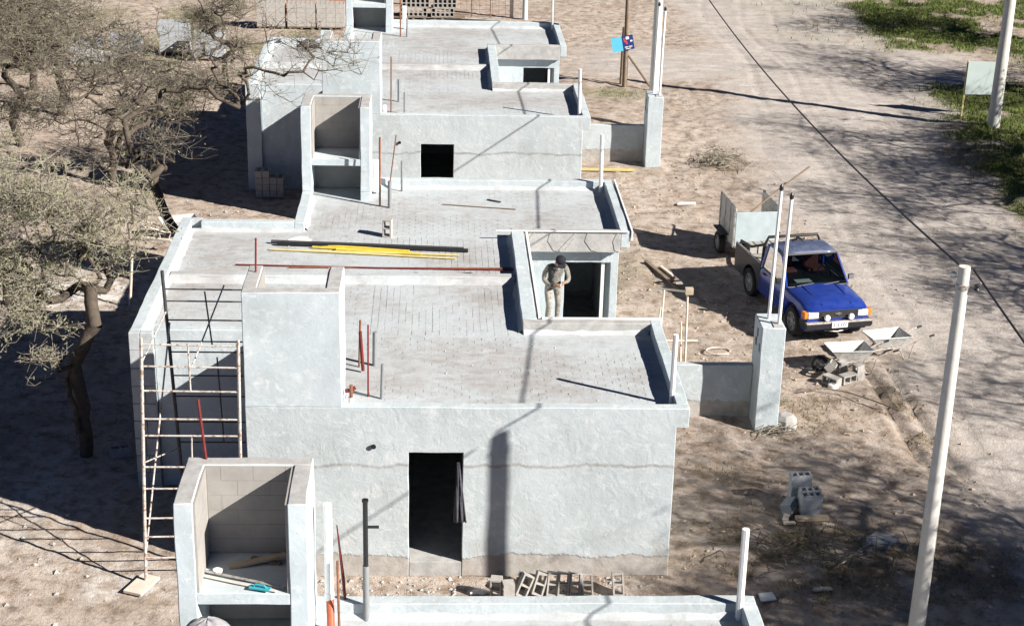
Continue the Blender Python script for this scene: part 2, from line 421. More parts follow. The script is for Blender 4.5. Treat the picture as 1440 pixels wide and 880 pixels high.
# ------------------------------------------------------------------ ground and road
def road_edges(y):
    xl = 10.1+.35*np.sin(y*.21)+.5*(fbm(y*.35, y*0+3)-.5)+1.1*sstep(50, 62, y)
    xr = 16.7+.4*np.sin(y*.17+1)+.6*(fbm(y*.4, y*0+8)-.5)+2.6*sstep(40, 60, y)-.8*sstep(40, 52, y)*(1-sstep(52, 56, y))
    return xl, xr
def masks(x, y):
    e = fbm(x*.8, y*.8, 4)-.5
    xl, xr = road_edges(y)
    road = sstep(-.9, .9, x-xl+e*1.6)*(1-sstep(-.7, .7, x-xr+e*1.4))
    cross = sstep(-1.2, 1.2, (y-61.0+e*2))*(1-sstep(-1.2, 1.2, (y-66.5+e*2)))*sstep(4, 7, x)*(1-sstep(20, 26, x))
    road = np.clip(road+cross, 0, 1)
    gn = fbm(x*.55+4, y*.55+2, 5)
    g1 = sstep(15.9, 17.8, x+e*3)*sstep(.34, .60, gn+.12*sstep(38, 48, y)*(1-sstep(56, 60, y)))*(1-cross)
    g2 = sstep(66, 69, y)*sstep(12, 16, x)*sstep(.36, .60, gn)
    g3 = .7*np.exp(-((x-6.6)**2/1.6+(y-58.6)**2/.7))+.5*sstep(59, 63, y)*(1-sstep(72, 76, y))*(1-sstep(-6, -3, x))*sstep(.42, .6, gn)
    g4 = .35*np.exp(-((x-4.6)**2/2+(y-38.5)**2/5))*sstep(.35, .6, gn)
    grass = np.clip(g1+g2+g3+g4, 0, 1)*(1-road*.85)
    w = 1.1*np.exp(-((x-6.6)**2/5+(y-24.6)**2/2.2))+.75*np.exp(-((x-7.2)**2/1.5+(y-31.2)**2/.8))+.7*np.exp(-((x-8.6)**2/.9+(y-29.9)**2/.9))
    w = w+.8*np.exp(-((x-9.2)**2/1.2+(y-49.5)**2/1.5))+.5*np.exp(-((x-5.4)**2/1.+(y-27.6)**2/.8))+.7*np.exp(-((x-9.8)**2/2.5+(y-24.)**2/1.4))+.8*np.exp(-((x-10.05-.07*(29.5-y))**2/.12+(y-30.2)**2/5))
    w = w+.6*sstep(16, 17, x)*sstep(.5, .35, gn)
    weed = np.clip(w, 0, 1)*sstep(.34, .55, fbm(x*1.7, y*1.7, 4))
    lime = np.clip(np.exp(-((x+9.2)**2/6+(y-37.6)**2/1.5))+.8*np.exp(-((x+5.6)**2/3+(y-22.6)**2/3))*sstep(.5, .6, fbm(x*1.1, y*1.1+5))+.5*np.exp(-((x+7.2)**2/1+(y-27)**2/4)), 0, 1)
    return road, grass, weed, lime
def height(x, y):
    road, grass, weed, lime = masks(x, y)
    inhouse = sstep(-7, -5.5, x)*(1-sstep(4.1, 5.2, x))
    h = (fbm(x*.35, y*.35, 4)-.5)*.16*(1-.5*road)*(1-inhouse*.8)
    h = h+(fbm(x*2.3+3, y*2.3, 4)-.5)*(.085-.055*road)*(1-.5*inhouse)
    h = h+(fbm(x*5.5+3, y*4.5, 3)-.5)*(.05-.03*road+.10*weed+.05*grass)
    h = h-.05*(fbm(x*.9, y*3.2, 3)-.5)*road
    # wheel ruts along the road's near edge
    for k, off in enumerate((-.25, .3)):
        xc = 10.05+off+.15*np.sin(y*.6)-.28*(y-29.5)*.25
        h = h-.13*np.exp(-((x-xc)/.085)**2)*sstep(27.2, 28.5, y)*(1-sstep(32.5, 34, y))*(.4+fbm(x*1.5, y*1.5+k))
    for k, (x0, dep) in enumerate(((11.6, .022), (13.1, .025), (14.2, .018), (15.6, .022))):
        xc = x0+.5*np.sin(y*.16+k*.3)+.25*np.sin(y*.41+k)+1.2*sstep(50, 66, y)
        h = h+road*dep*(np.exp(-((np.abs(x-xc)-.24)/.07)**2)*.6-np.exp(-((x-xc)/.15)**2))*(.2+fbm(x*.2+k, y*.3, 2))*.75
    h = h+.25*np.exp(-((x-18.6)**2/2+(y-51)**2/14))+.14*np.exp(-((x-7.2)**2/1.2+(y-31.1)**2/.5))
    return h
def grid_mesh(name, X, Y, Z, mat):
    ny, nx = X.shape
    V = np.stack([X, Y, Z], -1).reshape(-1, 3)
    a = (np.arange(ny-1)[:, None]*nx+np.arange(nx-1)[None]).ravel()
    me = np_mesh(name, V, np.stack([a, a+1, a+nx+1, a+nx], 1), mat, 4)
    me.polygons.foreach_set('use_smooth', [True]*len(me.polygons))
    ms = masks(X.ravel(), Y.ravel())
    for nm, d in zip(('road', 'grass', 'weed', 'lime'), ms):
        at = me.attributes.new(nm, 'FLOAT', 'POINT'); at.data.foreach_set('value', d.astype(np.float32))
    return me
def axis(lo, a, b, hi, st, far=9):
    core = np.arange(a, b, st)
    g = np.geomspace(st*2, hi-b, far)
    g2 = np.geomspace(st*2, a-lo, far)
    return np.concatenate([a-g2[::-1], core, b+g])
gx = axis(-900, -20, 27, 900, .11); gy = axis(-300, 15.5, 83, 1500, .13)
X, Y = np.meshgrid(gx, gy)
xl, xr = road_edges(Y)
Z = height(X, Y)-.05*sstep(.3, 2.2, X-xl)*(1-sstep(-2.2, -.3, X-xr))*sstep(15, 16, Y)*(1-sstep(80, 81, Y))
tag(link('ground', grid_mesh('ground', X, Y, Z, M['dirt'])), kind='structure')
ry = np.arange(15.9, 80.5, .13); rs = np.linspace(0, 1, 64)
Y2 = np.repeat(ry[:, None], 64, 1); l2, rr2 = road_edges(Y2); X2 = l2+.3+(rr2-l2-.6)*rs[None]
edge = np.minimum(rs, 1-rs)[None]*(rr2-l2)
Z2 = height(X2, Y2)+.004-.04*(1-sstep(0, 1.6, edge))
tag(link('road', grid_mesh('road', X2, Y2, Z2, M['dirt'])), kind='structure')
def gz(x, y): return float(height(np.array([x], float), np.array([y], float))[0])

# ------------------------------------------------------------------ hollow concrete block
def block_mb(l=.39, w=.19, h=.19, n=2, t=.028):
    xs = [-l/2]; cl = (l-t*(n+1))/n
    for i in range(n): xs += [xs[-1]+t, xs[-1]+t+cl]
    xs.append(l/2)
    mb = MB()
    return mb.voxel(xs, [-w/2, -w/2+t, w/2-t, w/2], [0, h], lambda i, j, k: not (i % 2 == 1 and j == 1))
block_me = block_mb().mesh('concrete_block', M['block'])
block_pale_me = block_mb().mesh('concrete_block', M['block_pale'])
block3_me = block_mb(.39, .19, .19, 3).mesh('concrete_block', M['block_grey'])

# ------------------------------------------------------------------ houses
def tiles_me(name, rects, z, seed):
    r = random.Random(seed); V = []; F = []
    q = ((4, 5, 6, 7), (0, 1, 5, 4), (1, 2, 6, 5), (2, 3, 7, 6), (3, 0, 4, 7))
    for (x0, y0, x1, y1, along) in rects:
        L_, w_ = (.262, .128) if along == 'x' else (.128, .262)
        ny = int((y1-y0)/w_)
        for j in range(ny):
            off = (j % 2)*L_/2 if along == 'x' else 0
            n = int((x1-x0-off)/L_)
            for i in range(n):
                a = x0+off+i*L_; b = y0+j*w_+((i % 2)*w_/2 if along == 'y' else 0)
                if b+w_ > y1: continue
                n_ = fbm(np.array([a*.9+seed]), np.array([b*.9]), 3)[0]
                zt = z+(n_-.385)*.016+r.uniform(-.0022, .0022)
                if zt < z+.0005: continue
                i0 = len(V); g = .0042; ta, tb = r.uniform(-.0015, .0015), r.uniform(-.0015, .0015)
                for zz in (z-.02, zt):
                    k = 0 if zz < z else 1
                    V += [(a+g, b+g, zz+k*ta), (a+L_-g, b+g, zz+k*tb), (a+L_-g, b+w_-g, zz-k*ta), (a+g, b+w_-g, zz-k*tb)]
                F += [[i0+m for m in f] for f in q]
    return np_mesh(name, np.array(V), np.array(F), M['tile'], 4)

def house(y0, label, idx):
    t = thing('concrete_house', label, 'house', (0, y0, 0))
    W_, F_ = M['wall'], M['front']
    DX0, DX1 = -.42, .48
    for half in (0, 1):
        m = (lambda v: v) if half == 0 else (lambda v: 13-v)
        def B(mb, x0, v0, z0, x1, v1, z1): return mb.box(x0, m(v0), z0, x1, m(v1), z1)
        pr = MB(); pr.prism([(-3.08, 0), (DX0, 0), (DX0, 2.35), (DX1, 2.35), (DX1, 0), (4.02, 0), (4.02, 2.82), (4.22, 2.82), (4.22, 3.17), (-3.08, 3.17)], m(0), m(.2), 'y')
        if half == 1: pr.f = [f[::-1] for f in pr.f]
        pr.build('front_wall', F_, t, bevel=.012)
        s = MB(); B(s, DX0+.005, .004, 0, DX1-.005, .196, .28); s.build('door_sill', M['coping'], t, bevel=.01)
        w = MB(); B(w, 3.82, .2, 0, 4.02, 3.53, 2.815); w.build('side_wall', W_, t)
        w = MB(); B(w, 4.02, .2, 2.82, 4.22, 3.95, 3.17); w.build('parapet', W_, t, bevel=.012)
        w = MB(); B(w, 1.63, 3.745, 2.70, 4.02, 3.95, 3.17); w.build('parapet', M['coping'], t, bevel=.012)
        pr = MB(); pr.prism([(1.64, .28), (2.85, .28), (2.85, 2.39), (3.86, 2.39), (3.86, .28), (4.03, .28), (4.03, 2.805), (1.64, 2.805)], m(3.53), m(3.72), 'y')
        if half == 1: pr.f = [f[::-1] for f in pr.f]
        pr.build('porch_wall', W_, t, bevel=.008)
        w = MB(); B(w, 3.66, 3.60, .285, 3.73, 3.67, 2.385); w.build('door_post', M['pvc'], t, bevel=.004)
        w = MB(); B(w, -5.095, 3.3, 0, -3.08, 3.5, 3.17); w.build('side_wall', W_, t, bevel=.012)
        w = MB(); B(w, -3.08, .2, 0, -2.86, 3.5, 3.17); w.build('side_wall', W_, t, bevel=.012)
        # pilaster of bare blocks at the outer corner
        if idx == 3:
            b = MB(); B(b, -5.53, 3.14, 0, -5.10, 3.31, 3.17); b.build('pilaster', W_, t, bevel=.012, wob=True)
        for c in range(9 if idx != 3 else 0):
            for d in range(2):
                z0 = c*.352; off = .02 if c % 2 else -.02
                xa, xb = (-5.53, -5.315+off) if d == 0 else (-5.307+off, -5.10)
                b = MB(); B(b, xa, 3.16+random.uniform(-.006, .006), z0+.004, xb, 3.31, min(z0+.346, 3.165)); b.build('block', M['block_rough'], t, bevel=.008)
        # tank tower
        tw = MB(); po = [(-3.08, 0), (-1.51, 0), (-1.51, 1.22), (-1.74, 1.22), (-1.74, .2), (-2.85, .2), (-2.85, 1.22), (-3.08, 1.22)]
        po = [(a, m(b)) for a, b in po]
        if half: po = po[::-1]
        tw.prism(po, 3.1705, 5.17)
        B(tw, -1.74, .2, 2.955, -1.51, 1.22, 3.1705)
        to = tw.build('tank_tower', M['smooth'], t, bevel=.012)
        sh = MB(); B(sh, -2.852, .198, 3.79, -1.738, 1.212, 3.94); sh.build('shelf', M['smooth'], to, bevel=.008)
        cp_ = MB(); N = 16  # rough mortar on the tower's top
        for (xa, va, xb, vb) in ((-3.07, .01, -1.52, .19), (-3.07, .2, -2.86, 1.21), (-1.73, .2, -1.52, 1.21)):
            B(cp_, xa, va, 5.165, xb, vb, 5.178)
        cp_.build('coping', M['coping'], to, bevel=.006)
        # block lining of the niche
        nb_ = MB(); B(nb_, -2.85, .19, 2.97, -1.74, .2225, 3.785); B(nb_, -2.85, .19, 3.945, -1.74, .2225, 5.158)
        B(nb_, -2.86, .2225, 3.945, -2.8265, 1.2, 5.158); B(nb_, -1.7635, .2225, 3.945, -1.73, 1.2, 5.158); nb_.build('niche_lining', M['inner'], to)
        for lev, z0, nr in ((0, 3.945, 6), (1, 2.975, 4)):
            for r_ in range(nr):
                zz0, zz1 = z0+r_*.204+.003, min(z0+r_*.204+.199, 5.16 if lev == 0 else 3.785)
                xs = [-2.822, -2.645, -2.245, -1.845, -1.768] if r_ % 2 else [-2.822, -2.445, -2.045, -1.768]
                for a, c in zip(xs[:-1], xs[1:]):
                    b = MB(); B(b, a+.002, .215, zz0-.001, c-.002, .2245+random.uniform(0, .003), zz1+.001); b.build('block', M['inner'], to)
                vs = [.23, .416, .816, 1.196] if r_ % 2 else [.23, .616, 1.016, 1.196]
                if lev == 0:
                    for a, c in zip(vs[:-1], vs[1:]):
                        for xa, xb in ((-2.84, -2.8235), (-1.75, -1.7665)):
                            b = MB(); B(b, xa, a+.002, zz0, xb+random.uniform(-.001, .001), c-.002, zz1); b.build('block', M['inner'], to)
        # mortar fillets on the roof side of the parapets
        def fillet(p, q, nx, nv, s=.075):
            mb = MB(); n = max(2, int(math.hypot(q[0]-p[0], q[1]-p[1])/.18)); prev = None
            for i in range(n+1):
                k = i/n; x = p[0]+(q[0]-p[0])*k; v = p[1]+(q[1]-p[1])*k
                a = s*random.uniform(.75, 1.35)
                pts = [(x-nx*.01, m(v-nv*.01), 2.95), (x-nx*.01, m(v-nv*.01), 2.96+a), (x+nx*a, m(v+nv*a), 2.961)]
                b = mb.vs(pts)
                if prev is not None:
                    mb.face((prev+1, prev+2, b+2, b+1))
                prev = b
            mb.build('mortar_fillet', M['roof'], t, smooth=True)
        fillet((-1.5, .2), (4.0, .2), 0, 1); fillet((1.65, 3.745), (4.0, 3.745), 0, -1)
        fillet((1.63, 3.75), (1.63, 6.36), -1, 0); fillet((-5.31, 3.5), (-5.31, 6.36), 1, 0)
        fillet((-5.3, 3.5), (-2.9, 3.5), 0, 1); fillet((-5.3, 6.37), (1.6, 6.37), 0, -1, .11); fillet((-2.86, 1.2), (-2.86, 3.4), 1, 0)
    MB().prism([(-2.98, .1), (4.12, .1), (4.12, 3.85), (1.75, 3.85), (1.75, 9.15), (4.12, 9.15), (4.12, 12.9), (-2.98, 12.9), (-2.98, 9.6), (-5.42, 9.6), (-5.42, 3.4), (-2.98, 3.4)], 2.80, 2.96).build('roof_slab', M['roof'], t)
    MB().box(-2.9, .15, .03, 3.9, 12.85, .27).build('floor', M['coping'], t)
    MB().box(-5.53, 3.31, 0, -5.31, 9.69, 3.17).build('side_wall', W_, t, bevel=.012)
    MB().box(1.45, 3.6, .27, 1.632, 9.4, 2.795).build('porch_wall', W_, t)
    MB().box(1.63, 3.95, 2.70, 1.9, 9.05, 3.172).build('parapet', W_, t, bevel=.012)
    MB().box(-5.3, 6.38, 2.95, 1.625, 6.62, 3.10).build('party_parapet', M['roof'], t, bevel=.03)
    MB().box(-5.3, 6.4, .02, 1.5, 6.6, 2.79).build('party_wall', W_, t)
    R_ = [(-1.5, .3, 3.95, 3.62, 'x'), (-2.8, 1.3, -1.5, 3.4, 'y'), (-5.2, 3.6, -1.2, 6.3, 'x'), (-1.2, 3.62, 1.55, 6.3, 'y'),
          (-1.5, 9.3, 3.95, 12.7, 'x'), (-2.8, 9.5, -1.5, 11.7, 'y'), (-5.2, 6.7, -1.2, 9.35, 'x'), (-1.2, 6.7, 1.55, 9.3, 'y')]
    tag(link('roof_tile', tiles_me('roof_tile', R_, 2.96, idx), t), kind='stuff')
    return t
h0 = house(5.25, 'grey plastered block house nearest the camera, only its back roof and tower in view', 1)
h1 = house(24.05, 'large grey plastered house in the middle with the tall black doorway in its front', 2)
h2 = house(42.9, 'grey plastered house farther up the row behind the leafless tree branches', 3)
# formwork boards left on the middle house
def eb(mb): mb.build('edging_board', M['pvc'], h1, bevel=.003)
eb(MB().box(1.935, 4.02, 2.98, 1.985, 9.0, 3.195)); eb(MB().box(4.25, 9.02, 2.99, 4.285, 12.9, 3.205))
eb(MB().box(2.0, 3.965, 2.99, 4.26, 4.0, 3.19)); eb(MB().box(1.3, 9.01, 3.178, 4.2, 9.05, 3.20))
for x, dx in ((2.15, -.1), (2.5, .22), (3.05, -.2), (3.3, .25), (3.95, .12)):
    MB().path([(x, 9.045, 3.17), (x+dx*.3, 8.97, 3.05), (x+dx, 8.95, 2.86), (x+dx*1.2, 8.99, 2.78)], .0055, 5).build('tie_wire', M['steel'], h1)
MB().box(-3.75, 8.92, 3.17, -3.43, 9.2, 3.55).build('upstand', M['wall'], h2, bevel=.012)
# weather hole in the middle house's front
MB().lathe([(.035, 0), (.045, .03), (.02, .03)], 10, Matrix.Translation((-1.0, -.018, 2.48)) @ Matrix.Rotation(PI/2, 4, 'X')).build('pipe_stub', M['black'], h1)
MB().lathe([(.035, 0), (.045, .03), (.02, .03)], 10, Matrix.Translation((-1.0, -.018, 2.4)) @ Matrix.Rotation(PI/2, 4, 'X')).build('pipe_stub', M['black'], h2)

# low walls and gate piers
def pier(y, label, glabel, wlabel):
    p = thing('gate_pier', label, 'pier', (6.82, y, 0))
    MB().box(-.24, -.1, -.2, .24, .72, 2.28).build('column', M['wall'], p, bevel=.015)
    for z, v in ((1.95, .25), (1.72, -.02), (1.72, .36)):
        MB().box(-.252, v, z, -.238, v+.1, z+.17).build('meter_box', M['dark_steel'], p)
    MB().box(.0, -.04, 2.275, .2, .3, 2.295).build('cap_strip', M['coping'], p, bevel=.004)
    w = one('low_wall', MB().box(4.03, 0, -.2, 6.575, .18, 1.21), M['front'], wlabel, 'wall', (0, y+.50, 0), bevel=.012)
    for i, (px, py, h) in enumerate(((-.02, .42, 2.7), (.13, .12, 2.62))):
        q = thing('conduit_pole', glabel[i], 'pole', (6.82+px, y+py, 2.295))
        MB().path([(0, 0, -.02), (.01, 0, h*.5), (0.03, 0.02, h)], .036, 10).build('tube', M['pvc'], q, True)
        MB().lathe([(.025, 0), (.045, .03), (.04, .1), (.015, .14)], 8, Matrix.Translation((.03, .02, h))).build('cap', M['black'], q)
pier(29.9, 'grey plastered gate pier in front of the blue pickup', ('thin white pole with black tip on the near pier, the rear taller one', 'thin white pole with black tip on the near pier, the front shorter one'), 'low grey garden wall between the middle house and the near gate pier')
pier(48.95, 'grey plastered gate pier in front of the tall white pole, farther up the row', ('thin white conduit on the far pier, right behind the fat concrete pole', 'thin white conduit on the far pier, outermost toward the road'), 'low grey garden wall between the far house and the far gate pier')

# ------------------------------------------------------------------ pipes and rods on the roofs
def rod(pts, r, mat, name, label, cat='pipe', n=8, group=None, sm=True):
    b = Vector(pts[0]); return one(name, MB().path([Vector(p)-b for p in pts], r, n), mat, label, cat, b, group=group, smooth=sm)
ZR = 2.96
rod([(4.0, 24.66, ZR), (4.0, 24.66, 4.24)], .045, M['pvc'], 'vent_pipe', 'white vent pipe standing in the right roof corner above the black doorway')
rod([(3.92, 36.7, ZR), (3.9, 36.75, 4.36)], .045, M['pvc'], 'vent_pipe', 'white vent pipe in the back right roof corner, before the yellow plank')
rod([(3.96, 43.5, ZR), (3.93, 43.5, 4.36)], .045, M['pvc'], 'vent_pipe', 'white vent pipe at the right front roof corner of the far house')
rod([(4.0, 55.5, ZR), (3.97, 55.5, 4.4)], .045, M['pvc'], 'vent_pipe', 'white vent pipe at the very back right roof corner, reaching the top of the picture')
rod([(3.99, 18.0, ZR), (3.99, 18.03, 4.28)], .05, M['pvc'], 'vent_pipe', 'white vent pipe in the corner of the nearest roof at the bottom of the picture')
# nearest roof
p = thing('drain_pipe', 'thick white drain pipe with an orange lower end beside the near tower', 'pipe', (-1.32, 17.84, ZR))
MB().path([(0, 0, .42), (0, 0, 1.78)], .055, 14).build('upper_pipe', M['pvc'], p, True); MB().path([(0.05, -.45, -.3), (.03, -.2, .1), (0.01, 0, .44)], .05, 12).build('lower_pipe', M['orange_pipe'], p, True)
MB().lathe([(.062, 0), (.065, .1), (.056, .1)], 14, Matrix.Translation((0, 0, .42))).build('collar', M['pvc'], p, True)
rod([(-1.19, 17.7, ZR), (-1.2, 17.72, 4.0)], .017, M['rust'], 'rod', 'dark rusty rod close against the thick white drain pipe', 'rod')
rod([(-1.13, 18.18, ZR), (-1.16, 18.16, 3.5), (-1.23, 18.18, 4.25)], [.016, .022, .008], M['red'], 'rod', 'leaning red rod between the white drain pipe and the black tee pipe', 'rod')
p = thing('tee_pipe', 'black vent pipe with a side branch set in a grey pipe on the nearest roof', 'pipe', (-.86, 18.01, ZR))
MB().path([(0, 0, 0), (0, 0, .8)], .042, 12).build('lower_pipe', M['grey_pvc'], p, True); MB().path([(0, 0, .79), (0, 0, 1.72)], .032, 12).build('upper_pipe', M['black'], p, True)
MB().path([(0, 0, 1.36), (.17, 0, 1.36)], .02, 8).build('branch', M['black'], p, True); MB().lathe([(.03, 0), (.042, .02), (.042, .05), (.03, .05)], 12, Matrix.Translation((0, 0, 1.7))).build('cap', M['black'], p)
rod([(-2.84, 18.2, 5.15), (-2.92, 18.3, 5.95)], .018, M['red'], 'rod', 'red rod with pale tip rising from the top corner of the near tower', 'rod')
# middle house, front wing
rod([(-1.33, 26.19, ZR), (-1.30, 26.19, 3.85)], .019, M['rust'], 'rod', 'dark rusty rod, rearmost left of the rods behind the solid tower', 'rod')
rod([(-1.25, 25.95, 3.0), (-1.29, 25.9, 3.75)], .03, M['red'], 'rod', 'thick red sleeve on the rod next to the solid tower', 'rod')
rod([(-1.12, 24.93, ZR), (-1.11, 24.93, 4.27)], .015, M['red'], 'rod', 'slim red rod with white tip between the two grey pipes by the solid tower', 'rod')
rod([(-1.06, 26.26, ZR), (-1.05, 26.26, 3.6)], .042, M['grey_pvc'], 'vent_pipe', 'grey vent pipe with dark mouth, the taller one by the solid tower')
rod([(-.89, 24.85, ZR), (-.87, 24.85, 3.6)], .03, M['grey_pvc'], 'vent_pipe', 'thin grey vent pipe at the front edge of the roof by the solid tower')
p = thing('water_valve', 'white pipe stub with a red valve at the foot of the solid tower', 'valve', (-1.38, 24.5, ZR))
MB().path([(0, 0, 0), (0, 0, .2)], .05, 10).build('stub', M['pvc'], p, True); MB().path([(-.1, 0, .3), (0, 0, .32), (.07, .02, .36)], .035, 8).build('body', M['red'], p, True); MB().path([(0, -.03, .2), (.0, -.02, .42)], .03, 8).build('handle', M['rust'], p, True)
rod([(-2.94, 24.9, 4.9), (-2.92, 25.0, 5.75)], .016, M['red'], 'rod', 'red rod with pale tip inside the corner of the solid tower top', 'rod')
# middle house, back wing
rod([(-1.28, 35.4, ZR), (-1.27, 35.4, 4.6)], .024, M['rust'], 'rod', 'tall dark red rod with white tip beside the open tower of the middle house', 'rod')
rod([(-1.05, 35.3, 3.5), (-.9, 35.3, 4.68)], .014, M['rust'], 'rod', 'slim leaning rod rising from a grey pipe near the square black window', 'rod')
rod([(-1.05, 35.3, ZR), (-1.05, 35.3, 3.6)], .045, M['grey_pvc'], 'vent_pipe', 'grey pipe holding a slim rod near the open tower of the middle house')
rod([(-.8, 36.6, ZR), (-.8, 36.6, 3.7)], .03, M['grey_pvc'], 'vent_pipe', 'thin grey pipe at the back roof edge left of the square black window')
rod([(-1.4, 36.4, 3.0), (-1.4, 36.5, 3.75)], .07, M['pvc'], 'drain_pipe', 'short thick white pipe tucked against the open tower of the middle house')
o = link('concrete_block', block_me, None, loc=(-1.06, 33.2, ZR+.2)); o.rotation_euler = (0, R(90), R(78)); tag(o, 'lone hollow block standing on end on the middle house roof', 'block')
def tube_pile():
    spec = [((-3.36, 32.62), (.69, 32.27), .042, M['black'], 'fat black tube lying on the middle roof, front one of the pair'), ((-3.5, 32.75), (.6, 32.38), .04, M['dark_steel'], 'slim dark tube lying behind the fat black tube on the middle roof'),
            ((-2.5, 32.55), (-.55, 32.22), .03, M['yellow'], 'bright yellow tube lying on the roof pile, rear one'), ((-2.6, 32.45), (-.62, 32.12), .027, M['yellow'], 'bright yellow tube in the middle of the roof pile'),
            ((-2.1, 32.32), (-.3, 32.05), .028, M['yellow'], 'bright yellow tube lying at the front of the roof pile'),
            ((-3.48, 32.3), (.41, 31.82), .022, M['yellow_pale'], 'long thin pale yellow rod in front of the roof pile'), ((-2.9, 32.25), (.5, 32.02), .02, M['yellow_pale'], 'long thin pale yellow rod tight against the bright yellow tubes')]
    for (a, b, r, m_, lab) in spec:
        rod([(*a, ZR+r+.012), ((a[0]+b[0])/2, (a[1]+b[1])/2+.01, ZR+r+.014), (*b, ZR+r+.012)], r, m_, 'tube', lab, 'tube')
    rod([(-4.1, 31.35, ZR+.03), (-1.2, 31.22, ZR+.032), (1.72, 31.15, ZR+.03)], .016, M['red'], 'rod', 'long dark red rod lying along the party wall of the middle roof', 'rod')
    rod([(-3.0, 31.22, ZR+.025), (1.7, 31.28, ZR+.025)], .014, M['rust'], 'rod', 'thin rusty rod crossing the long dark red rod by the party wall', 'rod')
tube_pile()
rod([(.15, 35.56, ZR+.02), (1.83, 35.24, ZR+.02)], .013, M['wood_dark'], 'stick', 'long thin stick lying on the back wing of the middle roof', 'stick')
rod([(1.2, 35.95, ZR+.02), (1.5, 35.75, ZR+.03)], .018, M['black'], 'stick', 'short dark stick lying behind the long thin stick on the roof', 'stick')
one('lime_patch', MB().lathe([(.02, .012), (.2, .006), (.28, 0)], 14), M['white'], 'small pile of white lime at the left end of the black tubes', 'lime', (-2.9, 33.0, ZR))
# far house
rod([(-1.26, 43.93, ZR), (-1.25, 43.93, 4.53)], .022, M['rust'], 'rod', 'brown rod standing on the far roof right of its solid white-edged tower', 'rod')
rod([(-1.07, 45.15, ZR), (-1.07, 45.15, 3.61)], .04, M['grey_pvc'], 'vent_pipe', 'grey vent pipe on the far roof, the one farther from the edge')
rod([(-.88, 43.8, ZR), (-.88, 43.8, 3.57)], .03, M['grey_pvc'], 'vent_pipe', 'grey vent pipe on the far roof, the one at the front edge')
rod([(-1.42, 43.6, ZR), (-1.42, 43.6, 3.25)], .05, M['pvc'], 'drain_pipe', 'short white pipe stub at the foot of the far solid tower')
rod([(-1.22, 54.0, ZR), (-1.22, 54.0, 4.2)], .024, M['rust'], 'rod', 'brown rod beside the open tower at the very top of the picture', 'rod')
rod([(-1.0, 54.0, ZR), (-1.0, 54.0, 3.6)], .035, M['grey_pvc'], 'vent_pipe', 'grey pipe beside the open tower at the very top of the picture')
rod([(-1.12, 55.3, 3.0), (-1.12, 55.3, 3.75)], .07, M['pvc'], 'drain_pipe', 'short white pipe in front of the stacked block pallets at the top')
# things inside the near tower
z = 3.95
rod([(-2.92, 17.55, z+.03), (-1.8, 17.12, z+.03)], .02, M['steel'], 'straightedge', 'long aluminium bar lying across the near tower shelf', 'bar', 4, sm=False)
rod([(-2.92, 17.45, z+.02), (-1.9, 17.05, z+.02)], .018, M['wood_pale'], 'batten', 'pale wooden batten at the front of the near tower shelf', 'batten', 4, sm=False)
one('plank', MB().box(-.36, -.05, 0, .36, .05, .03), M['wood'], 'brown plank lying at the shaded back of the near tower shelf', 'plank', (-2.2, 17.75, z+.02), R(14)).rotation_euler = (0, R(-6), R(14))
one('plank', MB().box(-.2, -.03, 0, .2, .03, .025), M['wood_dark'], 'short dark offcut under the plank in the near tower', 'plank', (-2.1, 17.8, z), R(-22))
one('float_trowel', MB().box(-.13, -.045, 0, .13, .045, .015).path([(-.08, 0, .015), (-.06, 0, .05), (.06, 0, .05), (.08, 0, .015)], .012, 6), M['teal'], 'teal plasterer float lying at the near tower shelf edge', 'trowel', (-2.1, 17.1, z+.03), R(-16))
one('cup', MB().lathe([(.0, 0), (.055, .005), (.06, .04), (.0, .05)], 14), M['white'], 'white flattened cup on the near tower shelf', 'cup', (-2.66, 17.5, z+.02))
def hump():
    mb = MB(); n, m_ = 26, 12
    pts = []
    for j in range(m_+1):
        f = j/m_
        for i in range(n):
            a = 2*PI*i/n; r = math.sin(f*PI/2)
            w = 1+.05*math.sin(a*7+f*3)*f
            pts.append((.40*r*w*math.cos(a), .27*r*w*math.sin(a), .90*math.cos(f*PI/2)**.5+.012*math.sin(a*9+f*8)))
    b = mb.vs(pts)
    for j in range(m_):
        for i in range(n): mb.face((b+j*n+i, b+j*n+(i+1) % n, b+(j+1)*n+(i+1) % n, b+(j+1)*n+i))
    return mb
one('cloth_cover', hump(), M['cloth_grey'], 'creased grey cloth hump in front of the near tower at the bottom edge', 'cloth', (-2.68, 16.62, ZR), smooth=True)
# cloth on the door edge
def hang():
    mb = MB(); n, m_ = 10, 14; pts = []
    for j in range(m_+1):
        f = j/m_
        for i in range(n+1):
            g = i/n
            pts.append(((g-.5)*(.05+.16*f)+.05*f, -.03+.035*math.sin(g*15+f*2)*f, -1.12*f))
    b = mb.vs(pts)
    for j in range(m_):
        for i in range(n): a = b+j*(n+1)+i; mb.face((a, a+1, a+n+2, a+n+1))
    return mb
o = one('jacket_cloth', hang(), M['cloth_dark'], 'dark cloth hanging from the right edge of the black doorway', 'cloth', (.40, 24.0, 2.22), smooth=True)
sl = o.modifiers.new('solid', 'SOLIDIFY'); sl.thickness = .02

